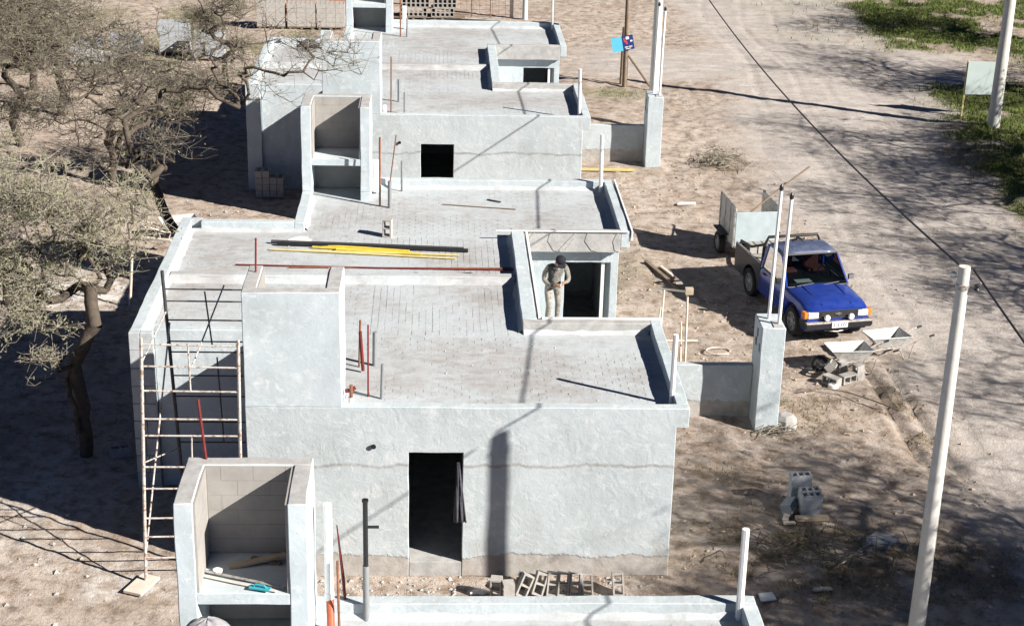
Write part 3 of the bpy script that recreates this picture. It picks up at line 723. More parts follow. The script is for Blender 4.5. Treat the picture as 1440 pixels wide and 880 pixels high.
# ------------------------------------------------------------------ scaffold
sc = thing('scaffold', 'rusty pale tube scaffold standing against the left side of the middle house', 'scaffold', (0, 0, 0))
def tb(name, a, b, r=.022, mat='tube'): return MB().path([a, b], r, 8).build(name, M[mat], sc, True)
A0, A1 = (-4.83, 23.83, .04), (-4.66, 23.9, 4.45)
B0, B1 = (-3.22, 23.9, .04), (-3.13, 23.9, 4.42)
def lp(a, b, k): return tuple(a[i]+(b[i]-a[i])*k for i in range(3))
tb('post', A0, A1, .028); tb('post', B0, B1, .028)
for zz in (.45, .85, 1.2, 1.75, 2.15, 2.72, 3.02, 3.52, 3.95, 4.33): tb('rung', lp(A0, A1, zz/4.45), lp(B0, B1, zz/4.45), .016)
tb('upright', lp(lp(A0, A1, .79), lp(B0, B1, .79), .5), lp(lp(A0, A1, .98), lp(B0, B1, .98), .48), .014)
tb('upright', lp(lp(A0, A1, .48), lp(B0, B1, .48), .5), lp(lp(A0, A1, .61), lp(B0, B1, .61), .5), .014)
Cb0, Cb1 = (-4.42, 25.75, .04), (-4.57, 25.6, 4.95)
D0, D1 = (-3.2, 25.75, .04), (-3.2, 25.6, 4.6)
tb('post', Cb0, Cb1, .03, 'dark_steel'); tb('post', D0, D1, .026, 'dark_steel')  # far frame: its shade is put into the colour, darker than the front tubes
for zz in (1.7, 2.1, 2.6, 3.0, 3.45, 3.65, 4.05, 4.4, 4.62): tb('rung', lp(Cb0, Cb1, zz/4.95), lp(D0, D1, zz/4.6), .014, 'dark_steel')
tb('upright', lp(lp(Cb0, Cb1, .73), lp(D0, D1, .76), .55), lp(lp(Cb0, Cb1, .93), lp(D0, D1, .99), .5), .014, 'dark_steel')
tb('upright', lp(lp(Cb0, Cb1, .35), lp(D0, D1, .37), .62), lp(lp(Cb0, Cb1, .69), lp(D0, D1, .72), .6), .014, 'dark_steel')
tb('brace', lp(A0, A1, .1), (-4.5, 25.65, 4.0), .016); tb('brace', lp(A0, A1, .5), lp(Cb0, Cb1, .32), .013); tb('brace', lp(A0, A1, .90), lp(Cb0, Cb1, .85), .013)
tb('brace', (-3.9, 24.0, 3.9), (-3.55, 25.6, 4.7), .014)
one('foot_board', MB().box(-.17, -.3, 0, .17, .3, .05), M['wood_pale'], 'pale board lying under the outer leg of the scaffold', 'board', (-4.88, 23.72, gz(-4.88, 23.72)+.02), R(-22), bevel=.005)

# ------------------------------------------------------------------ blocks
def put(me, name, label, loc, rot, group=None, cat='block'):
    o = link(name, me, None, loc=loc); o.rotation_euler = rot; return tag(o, label, cat, group)
rowx = [1.46, 1.63, 1.86, 2.07, 2.24, 2.45, 2.66, 3.02]
row = [(1.52, 23.35, 25, 'tilted'), (1.78, 23.42, 18, 'leaning'), (2.0, 23.42, 6, ''), (2.18, 23.40, 4, ''), (2.38, 23.40, 3, ''), (2.58, 23.4, -3, ''), (3.1, 23.4, -4, '')]
labs = ['hollow block lying askew, left end of the row under the front wall', 'hollow block leaning left in the row under the front wall', 'third hollow block from the left in the row under the front wall', 'hollow block in the middle of the row under the front wall',
        'hollow block right of the middle in the row under the front wall', 'last hollow block of the tight row under the front wall', 'single hollow block standing apart, right of the row under the front wall']
for (x, y, tl, _), lab in zip(row, labs):
    o = put(block_me, 'concrete_block', lab, (x, y, .22), (R(78), R(90), R(tl)), 'blocks lying along the front wall')
    o.matrix_world = Matrix.Translation((x, y+.05, .21+gz(x, y))) @ Matrix.Rotation(R(tl), 4, 'Y') @ Matrix.Rotation(R(70), 4, 'X') @ Matrix.Rotation(R(90), 4, 'Z') @ Matrix.Translation((0, 0, -.095))
for (x, y, zz, rz, lab) in ((1.05, 23.35, .0, 80, 'hollow block standing at the left of the row, by the white rag'), (1.25, 23.2, .0, 8, 'rough hollow block propped beside the shadow band at the wall foot'), (1.62, 23.72, 0, -20, 'dark shaded hollow block lying close to the wall behind the row')):
    o = put(block_me, 'concrete_block', lab, (0, 0, 0), (0, 0, 0), 'blocks lying along the front wall')
    o.matrix_world = Matrix.Translation((x, y, .2+gz(x, y))) @ Matrix.Rotation(R(rz), 4, 'Z') @ Matrix.Rotation(R(90 if zz == 0 and rz != -20 else 0), 4, 'Y') @ Matrix.Translation((0, 0, -.1 if rz != -20 else -.2))
one('rag', MB().path([(-.16, 0, .03), (-.05, .03, .06), (.05, 0, .05), (.15, .04, .03)], [.03, .06, .055, .03], 7), M['white'], 'white rag on the ground left of the block row under the wall', 'rag', (.78, 23.45, gz(.8, 23.4)), smooth=True)
# stack by the road, near right
n = 0
for (dx, dy, dz, lab) in ((0, 0, 0, 'bottom front grey block of the compact stack on the dirt'), (0, .2, 0, 'bottom second-row grey block of the compact stack on the dirt'), (0, 0, .195, 'top front grey block of the compact stack on the dirt'), (.01, .2, .195, 'top second-row grey block of the compact stack on the dirt'),
                          (-.12, .42, .0, 'bottom grey block of the taller back row of the stack'), (-.12, .42, .195, 'middle grey block of the taller back row of the stack'), (-.13, .42, .39, 'topmost grey block of the stack on the dirt')):
    put(block3_me, 'concrete_block', lab, (6.95+dx, 26.15+dy, gz(6.95, 26.2)+.08+dz), (0, 0, R(6)), 'block stack on the dirt')
put(block3_me, 'concrete_block', 'tipped dark block leaning at the left of the stack on the dirt', (6.5, 26.3, gz(6.5, 26.3)+.1), (R(70), 0, R(60)), 'block stack on the dirt')
for (x, y, l, w, h, rz, m_, lab) in ((6.95, 25.95, .62, .14, .07, 4, 'wood', 'brown timber plank under the front of the block stack'), (6.5, 26.05, .42, .11, .04, 70, 'wood_pale', 'pale plank end lying left of the block stack'), (6.5, 25.8, .22, .08, .04, 3, 'wood_pale', 'small pale wood offcut left of the brown plank'), (7.2, 25.72, .22, .07, .04, -20, 'wood_pale', 'small wood chip right of the brown plank by the block stack')):
    one('plank', MB().box(-l/2, -w/2, 0, l/2, w/2, h), M[m_], lab, 'plank', (x, y, gz(x, y)+.02), R(rz), bevel=.006)
# pile beside the wheelbarrow
for (x, y, zz, rot, lab) in ((8.72, 32.55, .2, (R(40), R(10), R(70)), 'pale hollow block tipped up beside the near wheelbarrow'), (9.0, 32.7, .1, (0, R(90), R(20)), 'pale block standing between the near wheelbarrow and other blocks'), (9.05, 32.3, .12, (R(90), 0, R(30)), 'pale hollow block showing its dark holes in front of the near wheelbarrow'),
                            (8.8, 32.2, .1, (R(90), 0, R(-50)), 'pale hollow block with open end in the pile by the near wheelbarrow'), (9.3, 32.4, .16, (R(15), R(80), R(40)), 'pale hollow block at the right of the pile by the near wheelbarrow')):
    put(block_me, 'concrete_block', lab, (x, y, gz(x, y)+zz), rot, 'loose blocks by the wheelbarrows')
one('plastic_cap', MB().lathe([(.12, 0), (.11, .06), (.05, .08), (.045, .05)], 14), M['white'], 'round white plastic lid on the dirt in front of the loose blocks', 'lid', (8.72, 31.95, gz(8.7, 32)+.03), smooth=True)
# stack by the shaded wall of the far house
for r_ in range(4):
    for c in range(4 - (r_ == 3)*2):
        put(block_me, 'concrete_block', ('bottom', 'second', 'third', 'top')[r_]+' row of the shaded stack by the far house, '+('leftmost', 'second', 'third', 'rightmost')[c]+' grey block', (-5.15+c*.205, 45.5, .02+r_*.2), (0, 0, R(90)), 'shaded blocks by the far house')

# pallets of blocks at the top
def pallet(x, y, nx, ny, nz, face, label, mat=None, loose=0):
    t = thing('block_pallet', label, 'pallet', (x, y, 0), R(1.5))
    me = mat or block_me
    for k in range(nz):
        for j in range(ny):
            for i in range(nx):
                if not (j == 0 or k == nz-1 or i in (0, nx-1)): continue
                if face == 'side':
                    o = link('block', me, t, loc=((i-(nx-1)/2)*.4, j*.2, .14+k*.195))
                else:
                    o = link('block', block_me, t); o.matrix_local = Matrix.Translation(((i-(nx-1)/2)*.205+(.1 if k % 2 else 0), j*.2+.1, .34+k*.40)) @ Matrix.Rotation(R(90), 4, 'Y') @ Matrix.Rotation(R(90), 4, 'X')
    for q in range(3): MB().box(-nx*.2, -.1+q*.35, .09, nx*.2, .05+q*.35, .13).build('slat', M['wood_dark'], t)
    for q in (-1, 0, 1): MB().box(q*nx*.16-.05, -.09, 0, q*nx*.16+.05, .9, .088).build('bearer', M['wood_dark'], t)
    return t
pallet(-7.1, 69.3, 3, 4, 5, 'side', 'left one of three block pallets behind the grass strip at the top')
pallet(-5.8, 69.3, 3, 4, 5, 'side', 'middle one of three block pallets behind the grass strip at the top')
pallet(-4.55, 69.3, 3, 4, 5, 'side', 'right one of three block pallets, beside the far open tower at the top')
pallet(-1.05, 71.8, 6, 4, 2, 'end', 'block pallet with zigzag dark gaps just right of the far open tower')
pallet(.25, 71.8, 5, 4, 2, 'end', 'block pallet with zigzag dark gaps nearest the wire fence')
for x, y, nz, lab in ((-13.4, 61.6, 4, 'block pallet half hidden by twigs at the far left'), (-12.0, 62.3, 4, 'block pallet half hidden behind the dense bare crown'), (-10.4, 64.0, 5, 'tall block pallet behind the tree crowns, right of the two low ones'), (-8.9, 63.0, 4, 'block pallet showing behind bare twigs left of the far house')):
    pallet(x, y, 3, 3, nz+1, 'side', lab, block_pale_me)
def brick_stack(x, y, label):
    t = thing('brick_stack', label, 'brick stack', (x, y, 0), R(2))
    me = MB().box(-.12, -.055, 0, .12, .055, .06).mesh('brick', M['red_brick'])
    for k in range(14):
        for i in range(5):
            link('brick', me, t, loc=((i-2)*.247+(k % 2)*.04, 0, .05+k*.066))
    MB().box(-.6, .06, .0, .6, .7, .96).build('back_stack', M['red_brick'], t)
    MB().box(-.65, -.1, 0, .65, .75, .045).build('pallet_base', M['wood_dark'], t)
brick_stack(-6.1, 72.4, 'stack of red bricks behind the left grey block pallets at the top')
brick_stack(-4.2, 72.4, 'stack of red bricks at the top edge beside the far open tower')

# ------------------------------------------------------------------ poles and wires
def pole(x, y, h, r0, r1, label, mat='pole', hw=True, n=20):
    t = thing('utility_pole', label, 'utility pole', (x, y, gz(x, y)-.1))
    MB().path([(0, 0, -.3), (0, 0, h*.5), (0, 0, h)], [r0, (r0+r1)/2, r1], n).build('shaft', M[mat], t, True)
    if hw:
        MB().lathe([(r1+.012, 0), (r1+.014, .07), (r1+.006, .075)], n, Matrix.Translation((0, 0, h-.33))).build('band', M['steel'], t, True)
        MB().path([(r1, 0, h-.3), (r1+.12, -.02, h-.28), (r1+.16, -.05, h-.22)], .016, 6).build('hook', M['steel'], t, True)
        MB().lathe([(.02, 0), (.045, .02), (.03, .05), (.045, .08), (.02, .1)], 10, Matrix.Translation((r1+.1, -.08, h-.33))).build('insulator', M['black'], t, True)
        MB().lathe([(.02, 0), (.045, .02), (.03, .05), (.045, .08), (.02, .1)], 10, Matrix.Translation((-r1-.04, .06, h-.2))).build('insulator', M['white'], t, True)
    return t
pole(7.26, 20.55, 7.02, .135, .08, 'tall pale concrete utility pole in the right foreground with its top in view')
pole(7.4, 53.7, 8.0, .17, .12, 'thick pale concrete pole rising behind the far gate pier')
pole(19.41, 54.0, 8.5, .22, .15, 'grey tapered concrete pole in the grass at the upper right, beside the blank sign')
pole(3.94, 72.1, 6, .12, .11, 'pale blue metal pole beyond the far roof at the top of the picture', 'blue_pole', False)
pole(3.35, 72.5, 3, .085, .08, 'whitish mottled post at the right end of the wire fence', 'wood_pale', False)
def wire(pts, r, label):
    b = Vector(pts[0]); one('power_cable', MB().path([Vector(p)-b for p in pts], r, 6), M['wire'], label, 'cable', b, smooth=True)
zc = lambda y: 6.29+.0023*(y-38)**2
wire([(7.17+.0065*(y-20.5), y, zc(y)) for y in np.linspace(20.55, 53.6, 40)], .016, 'black overhead cable running from the foreground pole up along the road')
wire([(7.3-.006*(20-y), y, 7.0-.085*(20.3-y)+.0024*(20.3-y)**2) for y in np.linspace(20.3, -14, 30)], .016, 'black overhead cable leaving the foreground pole toward the right edge')
# timber pole with the tilted sign
t = thing('timber_pole', 'dark timber pole carrying the tilted blue sign behind the far house', 'pole', (7.1, 59.67, 0))
MB().path([(0, 0, -.2), (-.03, .0, 3), (-.02, 0, 7.5)], [.1, .085, .07], 10).build('shaft', M['wood_dark'], t, True)
MB().path([(-.1, .4, -.2), (-.09, .3, 2.2)], .06, 8).build('second_shaft', M['wood_dark'], t, True)
MB().path([(.05, 0, 1.25), (1.05, -.55, -.05)], .05, 8).build('brace', M['wood_dark'], t, True)
s = thing('sign_board', 'small tilted cyan and navy sign with red and white print on the timber pole', 'sign', (6.93, 59.53, 1.66), 0)
s.rotation_euler = (0, R(-12), 0)
MB().box(-.40, 0, -.27, .0, .025, .27).build('cyan_panel', M['cyan'], s); MB().box(.0, -.003, -.27, .42, .025, .27).build('navy_panel', M['navy'], s)
MB().box(.15, -.007, .13, .27, -.002, .23).build('white_patch', M['white'], s)
for x, z_, w, h in ((.07, -.17, .11, .035), (.21, -.165, .14, .03), (.09, -.23, .2, .025), (.30, .02, .08, .06)): MB().box(x, -.007, z_, x+w, -.002, z_+h).build('print_line', M['white'], s)
MB().prism([(.05, .2), (.10, .2), (.12, .1), (.17, .09), (.20, -.05), (.14, -.05), (.11, .03), (.06, .06)], -.008, -.002, 'y').build('red_print', M['red_bright'], s)
# blank sign on the right
t = thing('blank_sign', 'blank pale green sign panel on yellow posts beside the upper right pole', 'sign', (18.82, 55.7, 0))
MB().box(0, -.02, .84, 1.22, .0, 2.03).build('panel', M['panel'], t, bevel=.004)
for x in (-.03, 1.19): MB().box(x, .002, -.3, x+.06, .06, 2.06).build('post', M['yellow_pale'], t)
# wire fence at the top
t = thing('wire_fence', 'thin wire mesh fence at the top behind the far roof', 'fence', (0, 72.5, 0))
for x in (.7, 1.55, 2.4): MB().path([(x, 0, -.2), (x, 0, 1.5)], .03, 6).build('post', M['wood_dark'], t)
for k in range(7): MB().path([(.6, -.04, .15+k*.2), (3.25, -.04, .15+k*.2)], .007, 4).build('line_wire', M['rust'], t)
for k in range(9): MB().path([(.75+k*.29, -.045, .1), (.75+k*.29, -.045, 1.4)], .007, 4).build('stay_wire', M['rust'], t)
rod([(.4, 71.6, .05), (1.8, 71.4, .06), (2.7, 71.3, .05)], .06, M['black'], 'hose', 'black hose lying along the foot of the wire fence', 'hose')
# batter boards near the middle house
t = thing('profile_frame', 'makeshift frame of pale timber stakes beside the middle house corner', 'timber frame', (0, 0, 0))
def st(a, b, r=.025, m_='wood_pale'): MB().path([a, b], r, 4).build('stake', M[m_], t)
st((5.65, 33.3, -.1), (5.6, 33.3, 1.75)); st((5.57, 33.45, -.1), (5.52, 33.45, .95), .022); st((5.20, 34.4, -.1), (5.24, 34.4, 1.36)); st((5.12, 34.5, -.1), (5.2, 34.5, .9), .022)
st((5.05, 34.5, 1.36), (5.66, 33.25, 1.74), .024); st((5.1, 33.3, .55), (5.9, 33.3, .55), .022)
MB().box(5.55, 33.22, 1.68, 5.72, 33.36, 1.82).build('clamp', M['wood'], t)
one('plank', MB().box(-.04, -.4, 0, .04, .4, .05), M['wood_pale'], 'pale timber batten on the edge of the dark shade left of the pickup', 'plank', (6.02, 39.2, gz(6, 39)+.03), R(18))
one('plank', MB().box(-.05, -1.1, 0, .05, 1.1, .06), M['wood_dark'], 'dark timber beam along the edge of the shade left of the pickup', 'plank', (5.86, 38.9, gz(6, 39)+.03), R(16))
one('yellow_plank', MB().box(-1.0, -.05, 0, 1.0, .05, .06), M['yellow_pale'], 'yellowish plank lying at the foot of the far low wall', 'plank', (5.2, 48.35, gz(5.2, 48.3)+.05), R(-1))
one('footing_stone', MB().lathe([(.25, 0), (.22, .2), (.14, .3)], 7), M['block'], 'lump of concrete at the foot of the near gate pier', 'rubble', (7.28, 30.0, gz(7.3, 30)-.02), bevel=.02)

# ------------------------------------------------------------------ wheels
def wheel(t, x, y, r, w, sgn, name='wheel'):
    W0 = bpy.data.objects.new(name, None); C.objects.link(W0); W0.parent = t; W0.location = (x, y, r); W0.empty_display_size = .1
    T = Matrix.Rotation(R(-90*sgn), 4, 'X')
    MB().lathe([(r*.62, -w*.42), (r*.72, -w*.5), (r*.93, -w*.5), (r, -w*.36), (r, w*.36), (r*.93, w*.5), (r*.72, w*.5), (r*.62, w*.42)], 28, T, True).build('tyre', M['rubber'], W0, True)
    rm = MB(); rm.lathe([(r*.63, -w*.3), (r*.63, w*.44), (r*.57, w*.44), (r*.55, w*.2), (.03, w*.12), (.03, -w*.2)], 28, T)
    for k in range(6):
        a = 2*PI*k/6; rm.T = T @ Matrix.Rotation(a, 4, 'Z'); rm.box(.04, -.03, w*.12, r*.58, .03, w*.36)
    rm.T = T; rm.lathe([(.07, w*.1), (.07, w*.42), (.04, w*.46)], 14)
    rm.T = None; rm.build('rim', M['alloy'], W0, True)
    return W0

# ------------------------------------------------------------------ pickup truck (x forward, y left)
def pickup(loc, rz):
    t = thing('pickup_truck', 'blue pickup truck with dusty roof parked on the dirt facing the camera', 'pickup', loc, rz)
    FA, RA, WR = 1.32, -1.35, .36
    def arch(x):
        zb = .36
        for xa in (FA, RA):
            d = abs(x-xa)
            if d < .46: zb = max(zb, WR+math.sqrt(max(0, .46**2-d*d))*.97)
        return zb
    # front body with bonnet and cab sides
    st = sorted(set([-.72, -.3, .1, .4, .7, .78, 1.86, 1.96, 2.02]+[FA+.46*math.cos(a*PI/10) for a in range(11)]))
    mb = MB(); prev = None
    for x in st:
        zt = 1.02 if x < .70 else 1.02-.03*(x-.7)-.09*max(0, (x-1.5)/.5)**2
        hw = .84-.03*max(0, (x-1.0))-.06*max(0, (x-1.8)/.22)**2
        zb = min(arch(x), zt-.12)
        crown = .035 if x > .7 else 0
        sec = [(-hw+.02, zb), (-hw, zb+.08 if zb < .5 else zb+.02), (-hw, .80), (-hw+.03, zt-.09), (-hw+.10, zt-.02), (-hw*.45, zt+crown*.8), (0, zt+crown), (hw*.45, zt+crown*.8), (hw-.10, zt-.02), (hw-.03, zt-.09), (hw, .80), (hw, zb+.08 if zb < .5 else zb+.02), (hw-.02, zb)]
        sec = [(a, max(b, zb)) for a, b in sec]
        i = mb.vs([(x, a, b) for a, b in sec]); n = len(sec)
        if prev is not None:
            for j in range(n): mb.face((prev+j, prev+(j+1) % n, i+(j+1) % n, i+j))
        else: mb.face([i+j for j in range(n)])
        prev = i
    mb.face([prev+j for j in range(n)][::-1])
    o = mb.build('body', M['blue'], t, True)
    # bonnet creases
    for s in (-1, 1):
        MB().path([(.82, s*.42, 1.047), (1.4, s*.40, 1.03), (1.92, s*.36, .955)], .012, 6).build('bonnet_crease', M['blue'], t, True)
        MB().path([(-.66, s*.852, .5), (-.66, s*.852, .98)], .006, 4).build('door_gap', M['trim'], t)
        MB().path([(.62, s*.852, .5), (.62, s*.852, .98)], .006, 4).build('door_gap', M['trim'], t)
        MB().box(-.52, s*.845-.012, .88, -.38, s*.845+.012, .92).build('door_handle', M['trim'], t)
        MB().path([(-.72, s*.848, .62), (.85, s*.848, .62)], .016, 6).build('side_moulding', M['trim'], t)
    # bed
    mb = MB(); prev = None
    for x in sorted(set([-2.4, -2.36, -.76]+[RA+.46*math.cos(a*PI/10) for a in range(11)])):
        zb = arch(x); hw = .82; zt, zf = 1.03, .84
        sec = [(-hw, zb), (-hw, zt), (-hw+.07, zt), (-hw+.07, zf), (hw-.07, zf), (hw-.07, zt), (hw, zt), (hw, zb)]
        i = mb.vs([(x, a, b) for a, b in sec]); n = 8
        if prev is not None:
            for j in range(n): mb.face((prev+j, prev+(j+1) % n, i+(j+1) % n, i+j))
        else: mb.face([i+j for j in range(n)])
        prev = i
    mb.face([prev+j for j in range(n)][::-1])
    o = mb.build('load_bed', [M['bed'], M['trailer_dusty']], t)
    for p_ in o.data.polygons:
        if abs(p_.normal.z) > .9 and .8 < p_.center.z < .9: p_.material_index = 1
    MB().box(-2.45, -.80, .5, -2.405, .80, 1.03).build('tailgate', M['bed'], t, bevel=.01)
    # underbody
    MB().box(-2.2, -.55, .28, 1.9, .55, .42).build('chassis', M['trim'], t)
    MB().box(.75, -.72, .40, 1.95, .72, .72).build('engine_bay', M['trim'], t)
    MB().box(-2.25, -.6, .42, -.8, .6, .80).build('bed_floor', M['trim'], t)
    # cab
    Bw, Rw = .80, .69
    zb, zr = 1.01, 1.66
    rb, rf = -.60, .20
    roof = MB(); prev = None
    for x, dz in ((rb-.04, -.05), (rb+.04, .0), (-.2, .022), (rf-.05, .008), (rf+.05, -.045)):
        i = roof.vs([(x, -Rw-.03, zr-.07+dz), (x, -Rw+.03, zr-.005+dz), (x, -Rw*.5, zr+.02+dz), (x, Rw*.5, zr+.02+dz), (x, Rw-.03, zr-.005+dz), (x, Rw+.03, zr-.07+dz)])
        if prev is not None:
            for j in range(5): roof.face((prev+j, i+j, i+j+1, prev+j+1))
        prev = i
    ro = roof.build('cab_roof', M['blue_roof'], t, True); q = ro.modifiers.new('s', 'SOLIDIFY'); q.thickness = .03; q.offset = -1
    for yy in (-.36, -.12, .12, .36): MB().box(rb+.08, yy-.02, zr+.018, rf-.12, yy+.02, zr+.036).build('roof_rib', M['blue_roof'], t, bevel=.006)
    for s in (-1, 1):
        MB().path([(.80, s*(Bw-.02), zb-.02), (rf+.03, s*Rw, zr-.06)], .035, 6).build('front_pillar', M['blue'], t, True)
        MB().path([(-.68, s*Bw, zb-.02), (rb, s*Rw, zr-.06)], .05, 6).build('rear_pillar', M['blue'], t, True)
        g = MB(); g.quad((.74, s*(Bw), zb), (-.62, s*Bw, zb), (rb+.03, s*(Rw+.01), zr-.07), (rf, s*(Rw+.01), zr-.07)); g.build('side_window', M['glass_dark'], t)
        MB().path([(.76, s*Bw, zb), (-.66, s*Bw, zb)], .018, 6).build('window_seal', M['trim'], t, True)
    g = MB(); g.quad((.81, -Bw+.03, zb), (.81, Bw-.03, zb), (rf+.05, Rw-.02, zr-.055), (rf+.05, -Rw+.02, zr-.055)); g.build('windscreen', M['glass'], t)
    for a, b in (((.82, -Bw+.03, zb+.0), (.82, Bw-.03, zb+.0)), ((rf+.055, -Rw, zr-.045), (rf+.055, Rw, zr-.045))): MB().path([a, b], .022, 6).build('screen_seal', M['trim'], t, True)
    g = MB(); g.quad((-.70, -Bw+.06, zb+.05), (-.70, Bw-.06, zb+.05), (rb-.02, Rw-.02, zr-.07), (rb-.02, -Rw+.02, zr-.07)); g.build('rear_window', M['glass_dark'], t)
    MB().box(-.72, -.78, .6, -.70, .78, zb+.07).build('cab_back', M['blue'], t)
    MB().box(-.69, -.75, .98, .78, .75, 1.022).build('cab_floor', M['trim'], t)
    MB().box(.45, -.72, 1.02, .76, .72, 1.07).build('dashboard', M['trim'], t, bevel=.02)
    MB().box(.52, -.5, 1.075, .72, -.1, 1.085).build('papers', M['plate'], t)
    for s in (-1, 1):
        MB().box(-.55, s*.36-.22, 1.02, -.05, s*.36+.22, 1.10).build('seat', M['seat'], t, bevel=.04)
        MB().box(-.52, s*.34-.2, 1.06, -.38, s*.34+.2, 1.40).build('seat_back', M['seat'], t, bevel=.05)
        MB().box(-.5, s*.34-.1, 1.39, -.4, s*.34+.1, 1.50).build('head_rest', M['seat'], t, bevel=.04)
    MB().lathe([(.17, -.012), (.185, 0), (.17, .012), (.155, 0)], 18, Matrix.Translation((.35, .36, 1.14)) @ Matrix.Rotation(R(60), 4, 'Y'), True).build('steering_wheel', M['trim'], t, True)
    for y0, y1 in ((-.55, -.1), (.12, .55)): MB().path([(.86, y0, 1.04), (.80, y1, 1.07)], .012, 5).build('wiper', M['trim'], t)
    # front end
    MB().box(1.99, -.60, .66, 2.035, .60, .85).build('grille', M['trim'], t, bevel=.008)
    for k in range(3): MB().box(2.03, -.42, .685+k*.05, 2.045, .42, .70+k*.05).build('grille_bar', M['dark_steel'], t)
    for s in (-1, 1):
        MB().box(1.97, s*.62-.13, .68, 2.05, s*.62+.13, .83).build('headlight', M['lamp'], t, bevel=.02)
        MB().box(1.86, s*.795-.045, .68, 2.03, s*.795+.045, .83).build('indicator', M['amber'], t, bevel=.015)
        MB().lathe([(.075, 0), (.075, .03), (.06, .05), (.0, .056)], 18, Matrix.Translation((2.09, s*.30, .70)) @ Matrix.Rotation(R(90), 4, 'Y')).build('fog_lamp', M['lamp'], t, True)
    bt = MB(); bt.prism([(-.075, -.012), (-.028, -.012), (-.02, -.03), (.028, -.03), (.036, -.012), (.075, -.012), (.062, .014), (.026, .014), (.018, .032), (-.03, .032), (-.038, .014), (-.088, .014)], 2.045, 2.06, 'x'); bt.T = None
    bo = bt.build('badge', M['chrome'], t); bo.location = (0, 0, .775)
    MB().prism([(-.80, .44), (.80, .44), (.84, .50), (.82, .60), (-.82, .60), (-.84, .50)], 2.06, 2.16, 'x').build('bumper', M['trim'], t, bevel=.02)
    MB().box(2.055, -.82, .575, 2.165, .82, .615).build('bumper_strip', M['steel'], t, bevel=.01)
    for s in (-1, 1): MB().box(1.72, s*.80-.03, .44, 2.1, s*.80+.03, .60).build('bumper_end', M['trim'], t, bevel=.02)
    MB().box(2.165, -.20, .47, 2.18, .20, .63).build('number_plate', M['plate'], t, bevel=.004)
    ch = MB()
    for k in range(6):
        y = -.155+k*.055+(.02 if k > 2 else 0); w = (.03, .012, .03, .028, .03, .022)[k]
        ch.box(2.179, y, .515, 2.184, y+w*.35, .585); ch.box(2.179, y, .575, 2.1835, y+w, .588); ch.box(2.179, y, .512, 2.1835, y+w, .525)
    ch.build('plate_marks', M['navy'], t)
    MB().path([(2.0, -.3, .36), (2.06, 0, .33), (2.0, .3, .36)], .02, 6).build('tow_bar', M['steel'], t, True)
    MB().box(1.85, -.6, .30, 1.98, .6, .44).build('valance', M['trim'], t)
    for s in (-1, 1):
        mi = MB(); mi.box(.60, s*.93-.07, 1.06, .68, s*.93+.07, 1.18); mi.path([(.66, s*.80, 1.02), (.64, s*.9, 1.08)], .015, 5); mi.build('mirror', M['chrome'] if s > 0 else M['trim'], t, bevel=.012)
    # roll bar and bed rails
    rb_ = MB(); rb_.path([(-.80, -.76, 1.02), (-.80, -.74, 1.5), (-.80, -.64, 1.72), (-.80, .64, 1.72), (-.80, .74, 1.5), (-.80, .76, 1.02)], .04, 8)
    rb_.build('roll_bar', M['trim'], t, True)
    for s in (-1, 1):
        MB().path([(-.80, s*.68, 1.54), (-1.55, s*.75, 1.22), (-2.2, s*.76, 1.16), (-2.25, s*.76, 1.03)], .034, 8).build('bed_rail', M['trim'], t, True)
        MB().path([(-.78, s*.79, 1.05), (-2.4, s*.79, 1.05)], .03, 6).build('bed_cap', M['steel'], t, True)
    for x, s in ((FA, 1), (FA, -1), (RA, 1), (RA, -1)): wheel(t, x, s*.74, WR, .22, s)
    for x in (FA, RA): MB().path([(x, -.7, .36), (x, .7, .36)], .05, 8).build('axle', M['trim'], t)
    return t
truck = pickup((8.93, 36.42, gz(9, 36.5)-.01), math.atan2(-.979, .20))
Tt = Matrix.Translation((8.93, 36.42, gz(9, 36.5))) @ Matrix.Rotation(math.atan2(-.979, .20), 4, 'Z')
for k, lab in enumerate(('hollow block in the pickup bed, nearest its left side', 'second hollow block in the pickup bed', 'third hollow block in the pickup bed, middle one', 'fourth hollow block in the pickup bed', 'hollow block in the pickup bed, nearest its right side')):
    o = put(block_me, 'concrete_block', lab, (0, 0, 0), (0, 0, 0), 'blocks in the pickup bed')
    o.matrix_world = Tt @ Matrix.Translation((-2.2, -.5+k*.23, .94)) @ Matrix.Rotation(PI/2, 4, 'Z') @ Matrix.Rotation(PI/2, 4, 'X') @ Matrix.Rotation(PI/2, 4, 'Y') @ Matrix.Translation((0, 0, -.09))

# trailer (x forward)
t = thing('box_trailer', 'small open box trailer of pale sheet metal hitched behind the blue pickup', 'trailer', (8.36, 40.75, gz(8.3, 40.7)), math.atan2(-.995, .10))
MB().box(.70, -.56, .45, .73, .56, 1.38).build('front_panel', M['trailer_front'], t, bevel=.006)
for s in (-1, 1):
    MB().box(-.75, s*.58-.015, .45, .72, s*.58+.015, 1.50).build('side_panel', M['trailer'], t, bevel=.006)
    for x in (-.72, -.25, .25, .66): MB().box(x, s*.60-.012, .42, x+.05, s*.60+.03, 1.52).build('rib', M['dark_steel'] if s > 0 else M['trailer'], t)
    MB().path([(-.76, s*.58, 1.51), (.72, s*.58, 1.51)], .02, 6).build('top_rail', M['steel'], t, True)
MB().box(-.75, -.56, .45, -.72, .56, .9).build('tailboard', M['trailer'], t)
MB().box(-.75, -.57, .40, .73, .57, .447).build('floor', M['wood_dark'], t)
MB().path([(.7, 0, .42), (1.5, 0, .45)], .04, 8).build('drawbar', M['dark_steel'], t, True)
for s in (-1, 1):
    wheel(t, -.1, s*.72, .30, .17, s); MB().box(-.5, s*.62, .62, .3, s*.82, .65).build('mudguard', M['trim'], t)
b_ = Vector((8.05, 40.3, 1.1))
